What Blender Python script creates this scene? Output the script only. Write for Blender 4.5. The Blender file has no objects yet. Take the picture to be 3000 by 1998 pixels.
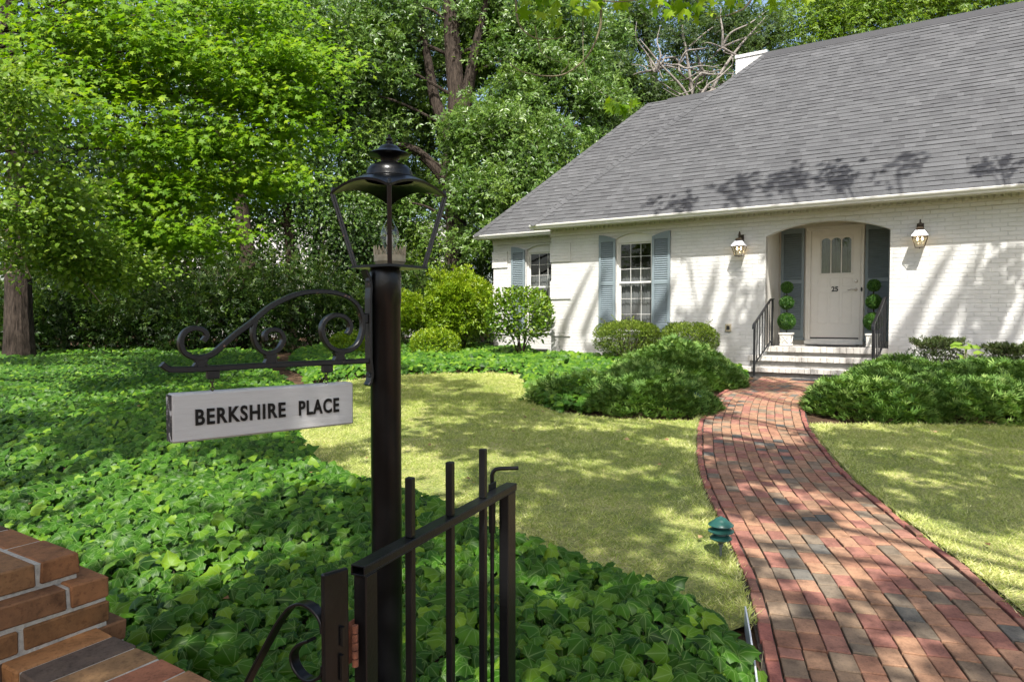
import bpy, bmesh, math, random
import numpy as np
from mathutils import Vector, Matrix
R = math.radians
rng = np.random.default_rng(11)
random.seed(5)
scene = bpy.context.scene
COL = scene.collection

# ------------------------------------------------------------------ camera
EYE = 1.40; SLOPE = .034; PITCH = math.atan(.033)
cam = bpy.data.cameras.new('camera'); cam.lens = 24; cam.sensor_width = 36
cam.clip_start = .05; cam.clip_end = 900
co = bpy.data.objects.new('camera', cam); COL.objects.link(co)
co.location = (0, 0, EYE); co.rotation_euler = (math.pi/2-PITCH, 0, 0)
scene.camera = co

def gz(y):                                   # ground rises gently towards the house
    return SLOPE*np.clip(y, -12, 17)
def at(x, y, Y):                             # survey helper: photo position (2354 wide) + metres of depth -> point
    u = (x*1.27443-1500)/2000.; v = -(y*1.27443-999)/2000.
    c, s = math.cos(PITCH), math.sin(PITCH)
    d = Vector((u, c+v*s, -s+v*c)); d *= Y/d.y
    return Vector((d.x, d.y, EYE+d.z))

# ------------------------------------------------------------------ scene-graph helpers
def tag(o, label=None, cat=None, group=None, kind=None):
    if label: o['label'] = label
    if cat: o['category'] = cat
    if group: o['group'] = group
    if kind: o['kind'] = kind
    return o
def empty(name, loc, rz=0., label=None, cat=None, group=None):
    o = bpy.data.objects.new(name, None); COL.objects.link(o)
    o.empty_display_size = .1
    o.location = loc; o.rotation_euler = (0, 0, rz)
    return tag(o, label, cat, group)

class MB:
    """collects vertices and faces for ONE mesh object"""
    def __init__(s): s.v = []; s.f = []; s.c = []
    def add(s, vs, fs, col=None):
        n = len(s.v)
        s.v.extend([tuple(p) for p in vs]); s.f.extend([tuple(n+i for i in f) for f in fs])
        s.c.extend([col]*len(vs)); return s
    def box(s, x0, x1, y0, y1, z0, z1, col=None, ch=0.):
        if ch <= 0:
            vs = [(x, y, z) for z in (z0, z1) for y in (y0, y1) for x in (x0, x1)]
            fs = [(0,2,3,1), (4,5,7,6), (0,1,5,4), (2,6,7,3), (0,4,6,2), (1,3,7,5)]
            return s.add(vs, fs, col)
        return s.obox((x0+x1)/2, (y0+y1)/2, (z0+z1)/2, (1,0,0), (0,1,0), (0,0,1), (x1-x0)/2, (y1-y0)/2, (z1-z0)/2, col, ch)
    def obox(s, cx, cy, cz, ax, ay, az, hx, hy, hz, col=None, ch=0., jit=0.):
        """oriented box with chamfered edges"""
        A, B, Cc = Vector(ax), Vector(ay), Vector(az); o = Vector((cx, cy, cz))
        vs = []; ch = min(ch, hx*.8, hy*.8, hz*.8)
        idx = {}
        for sx in (-1, 1):
            for sy in (-1, 1):
                for sz in (-1, 1):
                    j = Vector((random.uniform(-jit, jit), random.uniform(-jit, jit), random.uniform(-jit, jit))) if jit else Vector()
                    for k, (ex, ey, ez) in enumerate(((0,ch,ch), (ch,0,ch), (ch,ch,0))):
                        idx[sx,sy,sz,k] = len(vs)
                        vs.append(o+A*sx*(hx-ex)+B*sy*(hy-ey)+Cc*sz*(hz-ez)+j)
        fs = []
        I = idx
        for sg in (-1, 1):
            q = [(-1,-1), (1,-1), (1,1), (-1,1)]
            fx = [I[sg,a,b,0] for a, b in q]; fy = [I[b,sg,a,1] for a, b in q]; fz = [I[a,b,sg,2] for a, b in q]
            for f in (fx, fy, fz): fs.append(tuple(f if sg > 0 else f[::-1]))
        if ch > 0:
            for a in (-1, 1):
                for b in (-1, 1):
                    e = [I[-1,a,b,1], I[1,a,b,1], I[1,a,b,2], I[-1,a,b,2]]; fs.append(tuple(e if a*b < 0 else e[::-1]))
                    e = [I[a,-1,b,0], I[a,1,b,0], I[a,1,b,2], I[a,-1,b,2]]; fs.append(tuple(e if a*b > 0 else e[::-1]))
                    e = [I[a,b,-1,0], I[a,b,1,0], I[a,b,1,1], I[a,b,-1,1]]; fs.append(tuple(e if a*b < 0 else e[::-1]))
            for a in (-1, 1):
                for b in (-1, 1):
                    for c in (-1, 1):
                        e = [I[a,b,c,0], I[a,b,c,1], I[a,b,c,2]]; fs.append(tuple(e if a*b*c > 0 else e[::-1]))
        return s.add(vs, fs, col)
    def tube(s, pts, rad, n=8, col=None, cap=True):
        pts = [Vector(p) for p in pts]
        if not hasattr(rad, '__len__'): rad = [rad]*len(pts)
        up = None; rings = []; vs = []
        for i, p in enumerate(pts):
            t = (pts[min(i+1, len(pts)-1)]-pts[max(i-1, 0)]).normalized()
            if up is None:
                up = t.orthogonal().normalized()
            else:
                up = (up-t*up.dot(t)); up = up.normalized() if up.length > 1e-6 else t.orthogonal().normalized()
            w = t.cross(up)
            for k in range(n):
                a = 2*math.pi*k/n
                vs.append(p+(up*math.cos(a)+w*math.sin(a))*rad[i])
        fs = []
        for i in range(len(pts)-1):
            for k in range(n):
                k2 = (k+1) % n
                fs.append((i*n+k, i*n+k2, (i+1)*n+k2, (i+1)*n+k))
        if cap:
            fs.append(tuple(range(n-1, -1, -1))); m = (len(pts)-1)*n; fs.append(tuple(m+k for k in range(n)))
        return s.add(vs, fs, col)
    def lathe(s, prof, c=(0, 0, 0), n=24, col=None, rot=0.):
        vs = []; fs = []; m = len(prof)
        for k in range(n):
            a = 2*math.pi*k/n+rot
            for r, z in prof: vs.append((c[0]+r*math.cos(a), c[1]+r*math.sin(a), c[2]+z))
        for k in range(n):
            k2 = (k+1) % n
            for j in range(m-1):
                fs.append((k*m+j, k2*m+j, k2*m+j+1, k*m+j+1))
        return s.add(vs, fs, col)
    def ribbon(s, pts, nrm, w, t, col=None):
        """rectangular bar swept along pts; nrm = constant width direction, t = thickness in the plane"""
        pts = [Vector(p) for p in pts]; nrm = Vector(nrm).normalized(); vs = []
        for i, p in enumerate(pts):
            tg = (pts[min(i+1, len(pts)-1)]-pts[max(i-1, 0)]).normalized()
            b = tg.cross(nrm).normalized()
            tt = t[i] if hasattr(t, '__len__') else t
            e = min(w, tt)*.18
            for a, c in ((-1,-1), (1,-1), (1,1), (-1,1)):
                if a*c > 0: q = [(w/2-0, tt/2-e), (w/2-e, tt/2)]
                else: q = [(w/2-e, tt/2), (w/2, tt/2-e)]
                for ww, hh in q: vs.append(p+nrm*a*ww+b*c*hh)
        fs = []; n = 8
        for i in range(len(pts)-1):
            for k in range(n):
                k2 = (k+1) % n
                fs.append((i*n+k, i*n+k2, (i+1)*n+k2, (i+1)*n+k))
        fs.append(tuple(range(n-1, -1, -1))); m = (len(pts)-1)*n; fs.append(tuple(m+k for k in range(n)))
        return s.add(vs, fs, col)
    def prism(s, poly, d0, d1, axis='y', col=None):
        """polygon in the (x,z) plane extruded along y"""
        n = len(poly)
        vs = [(x, d0, z) for x, z in poly]+[(x, d1, z) for x, z in poly]
        fs = [tuple(range(n)), tuple(range(2*n-1, n-1, -1))]
        for k in range(n): fs.append((k, n+k, n+(k+1) % n, (k+1) % n))
        return s.add(vs, fs, col)
    def build(s, name, mat, parent=None, smooth=None, label=None):
        me = bpy.data.meshes.new(name); me.from_pydata(s.v, [], s.f)
        if any(c is not None for c in s.c):
            a = me.attributes.new('tint', 'FLOAT_COLOR', 'POINT')
            arr = np.array([(0.5,)*3+(1,) if c is None else (tuple(c)+(1,) if hasattr(c, '__len__') else (c, c, c, 1)) for c in s.c], np.float32)
            a.data.foreach_set('color', arr.ravel())
        bm = bmesh.new(); bm.from_mesh(me); bmesh.ops.recalc_face_normals(bm, faces=bm.faces[:]); bm.to_mesh(me); bm.free()
        if smooth is not None:
            me.shade_smooth()
            if smooth < 180: 
                me.set_sharp_from_angle(angle=R(smooth))
        me.materials.append(mat)
        o = bpy.data.objects.new(name, me); COL.objects.link(o); o.parent = parent
        if label: o['label'] = label
        return o

def crom(pts, k=6):
    """Catmull-Rom through control points"""
    P = [np.array(p, float) for p in pts]; P = [2*P[0]-P[1]]+P+[2*P[-1]-P[-2]]; out = []
    for i in range(1, len(P)-2):
        for j in range(k):
            t = j/k
            out.append(.5*((2*P[i])+(-P[i-1]+P[i+1])*t+(2*P[i-1]-5*P[i]+4*P[i+1]-P[i+2])*t*t+(-P[i-1]+3*P[i]-3*P[i+1]+P[i+2])*t**3))
    out.append(P[-2]); return out

# ------------------------------------------------------------------ materials
def nodes(name):
    m = bpy.data.materials.new(name); m.use_nodes = True
    nt = m.node_tree; b = nt.nodes['Principled BSDF']; return m, nt, b
def N(nt, t, **kw):
    n = nt.nodes.new(t)
    for k, v in kw.items(): setattr(n, k, v)
    return n
def ramp(nt, stops):
    n = nt.nodes.new('ShaderNodeValToRGB'); e = n.color_ramp.elements
    while len(e) < len(stops): e.new(.5)
    for el, (p, c) in zip(e, stops): el.position = p; el.color = tuple(c)+(1,)
    return n
def coords(nt, scale=(1, 1, 1), kind='Object'):
    tc = N(nt, 'ShaderNodeTexCoord'); mp = N(nt, 'ShaderNodeMapping'); mp.inputs['Scale'].default_value = scale
    nt.links.new(tc.outputs[kind], mp.inputs['Vector']); return mp.outputs['Vector']
def noise(nt, vec, scale, detail=4, rough=.6):
    n = N(nt, 'ShaderNodeTexNoise'); n.inputs['Scale'].default_value = scale; n.inputs['Detail'].default_value = detail
    n.inputs['Roughness'].default_value = rough
    nt.links.new(vec, n.inputs['Vector']); return n.outputs['Fac']
def bump(nt, b, h, strength=.3, dist=.01, prev=None):
    n = N(nt, 'ShaderNodeBump'); n.inputs['Strength'].default_value = strength; n.inputs['Distance'].default_value = dist
    nt.links.new(h, n.inputs['Height'])
    if prev: nt.links.new(prev, n.inputs['Normal'])
    nt.links.new(n.outputs['Normal'], b.inputs['Normal']); return n.outputs['Normal']
def mixc(nt, fac, a, c, mode='MIX'):
    n = N(nt, 'ShaderNodeMix', data_type='RGBA', blend_type=mode)
    for sock, v in ((0, fac), (6, a), (7, c)):
        if hasattr(v, 'is_linked') or isinstance(v, bpy.types.NodeSocket): nt.links.new(v, n.inputs[sock])
        else: n.inputs[sock].default_value = v if sock == 0 else tuple(v)+(1,)
    return n.outputs[2]

def simple(name, col, rough=.5, metal=0., var=.15, scale=8., bmp=0., bscale=60., spec=.5, dist=.004):
    m, nt, b = nodes(name); v = coords(nt)
    f = noise(nt, v, scale)
    lo = tuple(c*(1-var) for c in col); hi = tuple(min(1, c*(1+var)) for c in col)
    r = ramp(nt, [(.3, lo), (.7, hi)]); nt.links.new(f, r.inputs[0]); nt.links.new(r.outputs[0], b.inputs['Base Color'])
    b.inputs['Roughness'].default_value = rough; b.inputs['Metallic'].default_value = metal
    b.inputs['Specular IOR Level'].default_value = spec
    if bmp: bump(nt, b, noise(nt, v, bscale, 3), bmp, dist)
    return m

def leafmat(name, c0, c1, c2, trans=.35, rough=.45, spec=.35, tcol=None, veins=False):
    """leaf: colour from the per-leaf 'tint', diffuse + translucent + soft gloss"""
    m, nt, b = nodes(name)
    at_ = N(nt, 'ShaderNodeAttribute', attribute_name='tint')
    r = ramp(nt, [(0, c0), (.5, c1), (1, c2)]); nt.links.new(at_.outputs['Fac'], r.inputs[0])
    nt.links.new(r.outputs[0], b.inputs['Base Color'])
    b.inputs['Roughness'].default_value = rough; b.inputs['Specular IOR Level'].default_value = spec
    if veins:                                 # pale midrib and side veins, from each leaf's own coordinates
        lu = N(nt, 'ShaderNodeAttribute', attribute_name='luv'); sx = N(nt, 'ShaderNodeSeparateXYZ'); nt.links.new(lu.outputs['Vector'], sx.inputs[0])
        def mth(op, a, b_=None):
            n_ = N(nt, 'ShaderNodeMath', operation=op)
            for i_, q in enumerate((a, b_)):
                if q is None: continue
                if isinstance(q, (int, float)): n_.inputs[i_].default_value = q
                else: nt.links.new(q, n_.inputs[i_])
            return n_.outputs[0]
        ax = mth('ABSOLUTE', sx.outputs['X']); an = mth('ARCTAN2', ax, sx.outputs['Y']); rr = mth('MAXIMUM', mth('ADD', ax, mth('ABSOLUTE', sx.outputs['Y'])), .05)
        lines = mth('LESS_THAN', ax, .022)
        for th_ in (.72, 1.42): lines = mth('MAXIMUM', lines, mth('LESS_THAN', mth('MULTIPLY', mth('ABSOLUTE', mth('SUBTRACT', an, th_)), rr), .020))
        vc = mixc(nt, mth('MULTIPLY', lines, .42), r.outputs[0], (.22, .34, .10)); nt.links.new(vc, b.inputs['Base Color'])
    tr = N(nt, 'ShaderNodeBsdfTranslucent')
    tc = mixc(nt, 1., r.outputs[0], tcol or (1.25, 1.3, .55), 'MULTIPLY'); nt.links.new(tc, tr.inputs['Color'])
    mx = N(nt, 'ShaderNodeMixShader'); mx.inputs[0].default_value = trans
    nt.links.new(b.outputs[0], mx.inputs[1]); nt.links.new(tr.outputs[0], mx.inputs[2])
    out = nt.nodes['Material Output']; nt.links.new(mx.outputs[0], out.inputs['Surface'])
    return m

def brickmat(name, rough=.85, bmp=.5, nscale=45., speck=.35):
    """brick: colour of each brick from 'tint', mottled, pitted"""
    m, nt, b = nodes(name); v = coords(nt)
    a = N(nt, 'ShaderNodeAttribute', attribute_name='tint')
    f = noise(nt, v, 14, 5, .7); r = ramp(nt, [(.25, (.42, .40, .40)), (.5, (.95, .94, .93)), (.75, (1.28, 1.22, 1.16))]); nt.links.new(f, r.inputs[0])
    c = mixc(nt, 1., a.outputs['Color'], r.outputs[0], 'MULTIPLY')
    f2 = noise(nt, v, nscale*2, 3, .6); r2 = ramp(nt, [(.36, (.28, .25, .25)), (.46, (1, 1, 1))]); nt.links.new(f2, r2.inputs[0])
    c = mixc(nt, speck, c, mixc(nt, 1., c, r2.outputs[0], 'MULTIPLY'))
    nt.links.new(c, b.inputs['Base Color']); b.inputs['Roughness'].default_value = rough; b.inputs['Specular IOR Level'].default_value = .25
    bump(nt, b, noise(nt, v, nscale, 6, .7), bmp, .006)
    return m

M = {}
def painted_brick():
    m, nt, b = nodes('painted_brick')
    tc = N(nt, 'ShaderNodeTexCoord'); sp = N(nt, 'ShaderNodeSeparateXYZ'); nt.links.new(tc.outputs['Object'], sp.inputs[0])
    ad = N(nt, 'ShaderNodeMath', operation='ADD'); nt.links.new(sp.outputs['X'], ad.inputs[0]); nt.links.new(sp.outputs['Y'], ad.inputs[1])
    cb = N(nt, 'ShaderNodeCombineXYZ'); nt.links.new(ad.outputs[0], cb.inputs['X']); nt.links.new(sp.outputs['Z'], cb.inputs['Y'])
    nz = N(nt, 'ShaderNodeTexNoise'); nz.inputs['Scale'].default_value = 5; nt.links.new(tc.outputs['Object'], nz.inputs['Vector'])
    dv = N(nt, 'ShaderNodeVectorMath', operation='MULTIPLY_ADD'); dv.inputs[1].default_value = (.012, .012, 0)
    nt.links.new(nz.outputs['Color'], dv.inputs[0]); nt.links.new(cb.outputs[0], dv.inputs[2])
    br = N(nt, 'ShaderNodeTexBrick'); nt.links.new(dv.outputs[0], br.inputs['Vector'])
    br.inputs['Scale'].default_value = 1; br.inputs['Brick Width'].default_value = .203; br.inputs['Row Height'].default_value = .0682
    br.inputs['Mortar Size'].default_value = .0075; br.inputs['Mortar Smooth'].default_value = .6
    br.inputs['Color1'].default_value = (.63, .622, .602, 1); br.inputs['Color2'].default_value = (.61, .60, .578, 1)
    br.inputs['Mortar'].default_value = (.60, .592, .568, 1)
    n2 = noise(nt, tc.outputs['Object'], 3, 5); r = ramp(nt, [(.3, (.93, .93, .91)), (.7, (1.03, 1.03, 1.03))]); nt.links.new(n2, r.inputs[0])
    c = mixc(nt, 1., br.outputs['Color'], r.outputs[0], 'MULTIPLY'); nt.links.new(c, b.inputs['Base Color'])
    b.inputs['Roughness'].default_value = .55
    inv = N(nt, 'ShaderNodeMath', operation='SUBTRACT'); inv.inputs[0].default_value = 1; nt.links.new(br.outputs['Fac'], inv.inputs[1])
    # bricks lie at slightly different depths
    vn = N(nt, 'ShaderNodeTexNoise'); vn.inputs['Scale'].default_value = 9; nt.links.new(tc.outputs['Object'], vn.inputs['Vector'])
    n1 = bump(nt, b, inv.outputs[0], .65, .012); bump(nt, b, vn.outputs['Fac'], .35, .02, n1)
    return m
M['brickwhite'] = painted_brick()
M['white'] = simple('white_trim', (.70, .69, .655), .4, var=.04)
M['beige'] = simple('cream_trim', (.76, .725, .66), .45, var=.04)
def boards(name, col, pitch, rough=.45):
    m, nt, b = nodes(name); tc = N(nt, 'ShaderNodeTexCoord'); sp = N(nt, 'ShaderNodeSeparateXYZ'); nt.links.new(tc.outputs['Object'], sp.inputs[0])
    ad = N(nt, 'ShaderNodeMath', operation='ADD'); nt.links.new(sp.outputs['X'], ad.inputs[0]); nt.links.new(sp.outputs['Y'], ad.inputs[1])
    ml = N(nt, 'ShaderNodeMath', operation='MODULO'); nt.links.new(ad.outputs[0], ml.inputs[0]); ml.inputs[1].default_value = pitch
    lt = N(nt, 'ShaderNodeMath', operation='GREATER_THAN'); nt.links.new(ml.outputs[0], lt.inputs[0]); lt.inputs[1].default_value = .010
    b.inputs['Base Color'].default_value = col+(1,); b.inputs['Roughness'].default_value = rough
    bump(nt, b, lt.outputs[0], 1., .01); return m
M['boards'] = boards('vertical_boards', (.74, .70, .63), .125)
M['shutter'] = simple('blue_grey_paint', (.19, .235, .255), .45, var=.06)
M['door'] = simple('door_paint', (.76, .725, .66), .38, var=.03)
M['black'] = simple('black_iron', (.005, .0052, .0056), .30, .0, .4, 20, .35, 90, .35, .0015)
M['rail_iron'] = simple('dark_iron', (.012, .012, .013), .4, .0, .3, 20)
def chipped():
    m, nt, b = nodes('chipped_black_iron'); v = coords(nt)
    f = noise(nt, v, 70, 4, .65); r = ramp(nt, [(.655, (.006, .006, .0065)), (.69, (.16, .07, .035)), (.76, (.34, .32, .28))]); nt.links.new(f, r.inputs[0])
    nt.links.new(r.outputs[0], b.inputs['Base Color']); b.inputs['Roughness'].default_value = .38
    bump(nt, b, noise(nt, v, 180, 3), .4, .001); return m
M['chipped'] = chipped()
def rusty():
    m, nt, b = nodes('gate_iron'); b.inputs['Specular IOR Level'].default_value = .35; v = coords(nt)
    f = noise(nt, v, 26, 5, .7); r = ramp(nt, [(.70, (.005, .0052, .0056)), (.76, (.08, .03, .015)), (.84, (.28, .13, .07))]); nt.links.new(f, r.inputs[0])
    nt.links.new(r.outputs[0], b.inputs['Base Color']); b.inputs['Roughness'].default_value = .34
    bump(nt, b, noise(nt, v, 120, 3), .4, .0015); return m
M['gate'] = rusty()
M['rust'] = simple('rust', (.17, .06, .03), .85, 0, .6, 60, .6, 150)
M['brass'] = simple('aged_brass', (.36, .31, .21), .5, .2, .3, 40)
M['bronze'] = simple('dark_bronze', (.05, .035, .022), .4, .4, .3, 30)
M['nickel'] = simple('nickel', (.45, .42, .38), .3, .9, .1, 30)
M['galv'] = simple('grey_metal', (.62, .62, .66), .5, .2, .12, 30)
M['teal'] = simple('verdigris_paint', (.02, .085, .068), .35, 0, .3, 30)
M['stake'] = simple('grey_stake', (.10, .12, .12), .5)
M['mortar'] = simple('mortar', (.46, .43, .37), .95, 0, .25, 40, 1., 130, .2, .006)
M['brick'] = brickmat('warm_brick')
M['paver'] = brickmat('paving_brick', .9, .35, 60, .3)
M['sand'] = simple('joint_sand', (.045, .036, .027), 1., 0, .4, 60, .4, 120)
M['soil'] = simple('leaf_litter', (.075, .047, .028), 1., 0, .55, 5, .8, 30, .1, .02)
M['mat'] = simple('door_mat', (.03, .03, .032), .95, 0, .3, 60, .6, 200)
M['stone'] = simple('cast_stone', (.70, .68, .62), .8, 0, .12, 20, .3, 60)
M['plastic'] = simple('white_plastic', (.72, .74, .76), .4, 0, .08)
M['step'] = simple('painted_step', (.66, .63, .57), .6, 0, .12, 10, .35, 40)
def glassmat(name, tint=(.9, .95, .93), gl=.5):
    m, nt, b = nodes(name); nt.nodes.remove(b)
    t = N(nt, 'ShaderNodeBsdfTransparent'); t.inputs[0].default_value = tint+(1,)
    g = N(nt, 'ShaderNodeBsdfGlossy'); g.inputs['Roughness'].default_value = .02
    fr = N(nt, 'ShaderNodeLayerWeight'); fr.inputs['Blend'].default_value = .5
    pw = N(nt, 'ShaderNodeMath', operation='POWER'); pw.inputs[1].default_value = 3.; nt.links.new(fr.outputs['Facing'], pw.inputs[0])
    mu = N(nt, 'ShaderNodeMath', operation='MULTIPLY_ADD'); mu.inputs[1].default_value = .55; mu.inputs[2].default_value = gl*.1
    nt.links.new(pw.outputs[0], mu.inputs[0])
    mx = N(nt, 'ShaderNodeMixShader'); nt.links.new(mu.outputs[0], mx.inputs[0]); nt.links.new(t.outputs[0], mx.inputs[1]); nt.links.new(g.outputs[0], mx.inputs[2])
    nt.links.new(mx.outputs[0], nt.nodes['Material Output'].inputs['Surface']); return m
M['glass'] = glassmat('window_glass')
M['bulb'] = glassmat('clear_bulb', (.97, .97, .94), .9)
M['dark'] = simple('dark_room', (.025, .024, .023), .9)
M['sheer'] = simple('grey_sheer', (.13, .125, .13), .9, 0, .15, 4)
M['curtain'] = simple('pleated_curtain', (.15, .18, .13), .9, 0, .25, 6)
def emis(name, col, s):
    m, nt, b = nodes(name); b.inputs['Base Color'].default_value = (.8, .7, .5, 1)
    b.inputs['Emission Color'].default_value = col+(1,); b.inputs['Emission Strength'].default_value = s; return m
M['flame'] = emis('lit_bulb', (1., .72, .40), 14.)
def shingle():
    m, nt, b = nodes('asphalt_shingle'); v = coords(nt)
    a = N(nt, 'ShaderNodeAttribute', attribute_name='tint')
    r = ramp(nt, [(0, (.03, .03, .032)), (.14, (.068, .069, .072)), (.5, (.083, .085, .088)), (1, (.106, .108, .112))]); nt.links.new(a.outputs['Fac'], r.inputs[0])
    g = noise(nt, v, 160, 2, .8); r2 = ramp(nt, [(.3, (.7, .7, .7)), (.7, (1.3, 1.28, 1.26))]); nt.links.new(g, r2.inputs[0])
    g3 = noise(nt, v, .9, 4, .6); r3 = ramp(nt, [(.3, (.9, .9, .9)), (.7, (1.08, 1.08, 1.07))]); nt.links.new(g3, r3.inputs[0])
    c = mixc(nt, 1., mixc(nt, 1., r.outputs[0], r2.outputs[0], 'MULTIPLY'), r3.outputs[0], 'MULTIPLY'); nt.links.new(c, b.inputs['Base Color'])
    b.inputs['Roughness'].default_value = .95; b.inputs['Specular IOR Level'].default_value = .2
    bump(nt, b, g, .5, .004); return m
M['shingle'] = shingle()
def signpaint():
    m, nt, b = nodes('peeling_white_paint'); v = coords(nt, (6, 6, 60)); v2 = coords(nt)
    f = noise(nt, v, 2.2, 6, .7); r = ramp(nt, [(.27, (.05, .04, .035)), (.31, (.30, .29, .27)), (.37, (.47, .46, .44)), (.8, (.53, .52, .50))]); nt.links.new(f, r.inputs[0])
    nt.links.new(r.outputs[0], b.inputs['Base Color']); b.inputs['Roughness'].default_value = .6
    bump(nt, b, f, .5, .002); return m
M['sign'] = signpaint()
def signend():
    m, nt, b = nodes('worn_board_edge'); v = coords(nt)
    f = noise(nt, v, 55, 5, .7); r = ramp(nt, [(.45, (.02, .018, .018)), (.55, (.10, .085, .075)), (.6, (.5, .49, .47))]); nt.links.new(f, r.inputs[0])
    nt.links.new(r.outputs[0], b.inputs['Base Color']); b.inputs['Roughness'].default_value = .7; return m
M['signend'] = signend()
def bark(name, c0, c1, sz=6):
    m, nt, b = nodes(name); v = coords(nt, (3, 3, .5)); f = noise(nt, v, sz, 6, .7)
    r = ramp(nt, [(.35, c0), (.65, c1)]); nt.links.new(f, r.inputs[0]); nt.links.new(r.outputs[0], b.inputs['Base Color'])
    b.inputs['Roughness'].default_value = .95; b.inputs['Specular IOR Level'].default_value = .1; bump(nt, b, f, 1., .05); return m
M['bark'] = bark('bark', (.022, .017, .013), (.075, .056, .04))
M['bark_old'] = bark('furrowed_bark', (.020, .016, .013), (.085, .066, .052), 9)
M['bark_pale'] = bark('pale_bark', (.17, .15, .13), (.36, .33, .29))
M['twig'] = bark('twig_bark', (.18, .155, .09), (.36, .32, .21))
L = {}
L['ivy'] = leafmat('ivy_leaf', (.011, .045, .002), (.042, .125, .006), (.15, .26, .014), .26, .44, .18, veins=True)
L['maple'] = leafmat('maple_leaf', (.05, .13, .005), (.14, .27, .009), (.29, .40, .017), .48, .5, .2)
L['oak'] = leafmat('oak_leaf', (.035, .085, .012), (.085, .165, .024), (.18, .27, .05), .32, .34, .45)
L['mid'] = leafmat('broad_leaf', (.05, .12, .010), (.13, .23, .018), (.25, .34, .04), .40, .42, .3)
L['dark'] = leafmat('evergreen_leaf', (.010, .028, .005), (.032, .072, .011), (.12, .19, .03), .3, .42, .35)
L['far'] = leafmat('far_leaf', (.016, .038, .008), (.045, .085, .015), (.11, .165, .035), .38, .5, .25)  # darkened: the shade inside the far wood is put into the leaf colour
L['shade'] = leafmat('canopy_leaf', (.03, .07, .01), (.06, .13, .02), (.12, .2, .03), .35, .5, .3)
L['bright'] = leafmat('yellow_green_leaf', (.07, .145, .005), (.17, .27, .010), (.33, .41, .022), .35, .38, .35)
L['camellia'] = leafmat('glossy_leaf', (.03, .08, .005), (.10, .19, .008), (.24, .33, .02), .25, .3, .45)
L['box'] = leafmat('boxwood_leaf', (.05, .10, .012), (.125, .19, .018), (.25, .32, .04), .3, .5, .3)
L['juniper'] = leafmat('juniper_spray', (.035, .09, .014), (.13, .235, .045), (.33, .43, .125), .18, .6, .2)
L['topiary'] = leafmat('topiary_leaf', (.015, .06, .008), (.04, .13, .014), (.12, .23, .03), .2, .4, .4)
L['grass'] = leafmat('grass_blade', (.11, .20, .02), (.42, .48, .115), (.90, .85, .48), .3, .6, .12, (1.1, 1.1, .6))
L['azalea'] = leafmat('small_leaf', (.02, .035, .010), (.045, .07, .018), (.10, .13, .04), .3, .5, .25)
L['bigleaf'] = leafmat('lime_leaf', (.10, .2, .02), (.16, .28, .03), (.25, .36, .05), .4, .45, .3)

# ------------------------------------------------------------------ leaf templates (side x, forward y, up z)
def fan(out, mid, zmid=.06, droop=-.10):
    vs = [(0, mid, zmid)]+[(x, y, droop*(abs(x)/.5)**1.5-(.12 if y > .8 else 0)) for x, y in out]
    n = len(out); return np.array(vs), [(0, 1+k, 1+(k+1) % n) for k in range(n)]
def mirror(h): return h+[(-x, y) for x, y in h[::-1] if abs(x) > 1e-6]
T = {}
T['ivy'] = fan(mirror([(0, 0), (.26, -.12), (.50, .08), (.40, .28), (.45, .48), (.22, .66), (0, 1.0)]), .34, .13, -.20)
T['ivylow'] = fan(mirror([(0, 0), (.46, .08), (.34, .5), (0, .98)]), .35, .06, -.10)
T['maple'] = fan(mirror([(0, 0), (.5, .08), (.26, .36), (.60, .72), (.17, .66), (0, 1.1)]), .36, .04, -.08)
T['oval'] = (np.array([(0, 0, 0), (.27, .45, .09), (0, 1, -.05), (-.27, .45, .09)]), [(0, 1, 2), (0, 2, 3)])
T['round'] = fan(mirror([(0, 0), (.34, .3), (.30, .66), (0, 1.0)]), .45, .08, -.08)
T['narrow'] = (np.array([(0, 0, 0), (.14, .45, .05), (0, 1, -.04), (-.14, .45, .05)]), [(0, 1, 2), (0, 2, 3)])
T['blade'] = (np.array([(-.06, 0, 0), (.06, 0, 0), (.0, 1, .0)]), [(0, 1, 2)])
def spray(k=5, L_=1.):
    vs = []; fs = []
    for i in range(k):
        a = (i-(k-1)/2)*.42; y0 = .12*abs(i-(k-1)/2); ln = L_*(1-.16*abs(i-(k-1)/2)); z = .10*((i % 2)*2-1)
        d = np.array([math.sin(a), math.cos(a), z]); p = np.array([-d[1], d[0], 0])*.075
        o = np.array([0, .05+y0*.6, 0]); n = len(vs)
        vs += [o, o+d*ln*.5+p, o+d*ln, o+d*ln*.5-p]; fs += [(n, n+1, n+2), (n, n+2, n+3)]
    return np.array(vs), fs
T['spray'] = spray(5)
def tuft():                                   # three leaves on one shoot
    vs = []; fs = []
    for a, t in ((-.9, .1), (0., .28), (.9, -.06)):
        d = np.array([math.sin(a), math.cos(a), t]); p = np.array([d[1], -d[0], 0])*.17; n = len(vs)
        vs += [d*.08, d*.5+p+[0, 0, .06], d*1., d*.5-p+[0, 0, .06]]; fs += [(n, n+1, n+2), (n, n+2, n+3)]
    return np.array(vs), fs
T['tuft'] = tuft()

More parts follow.
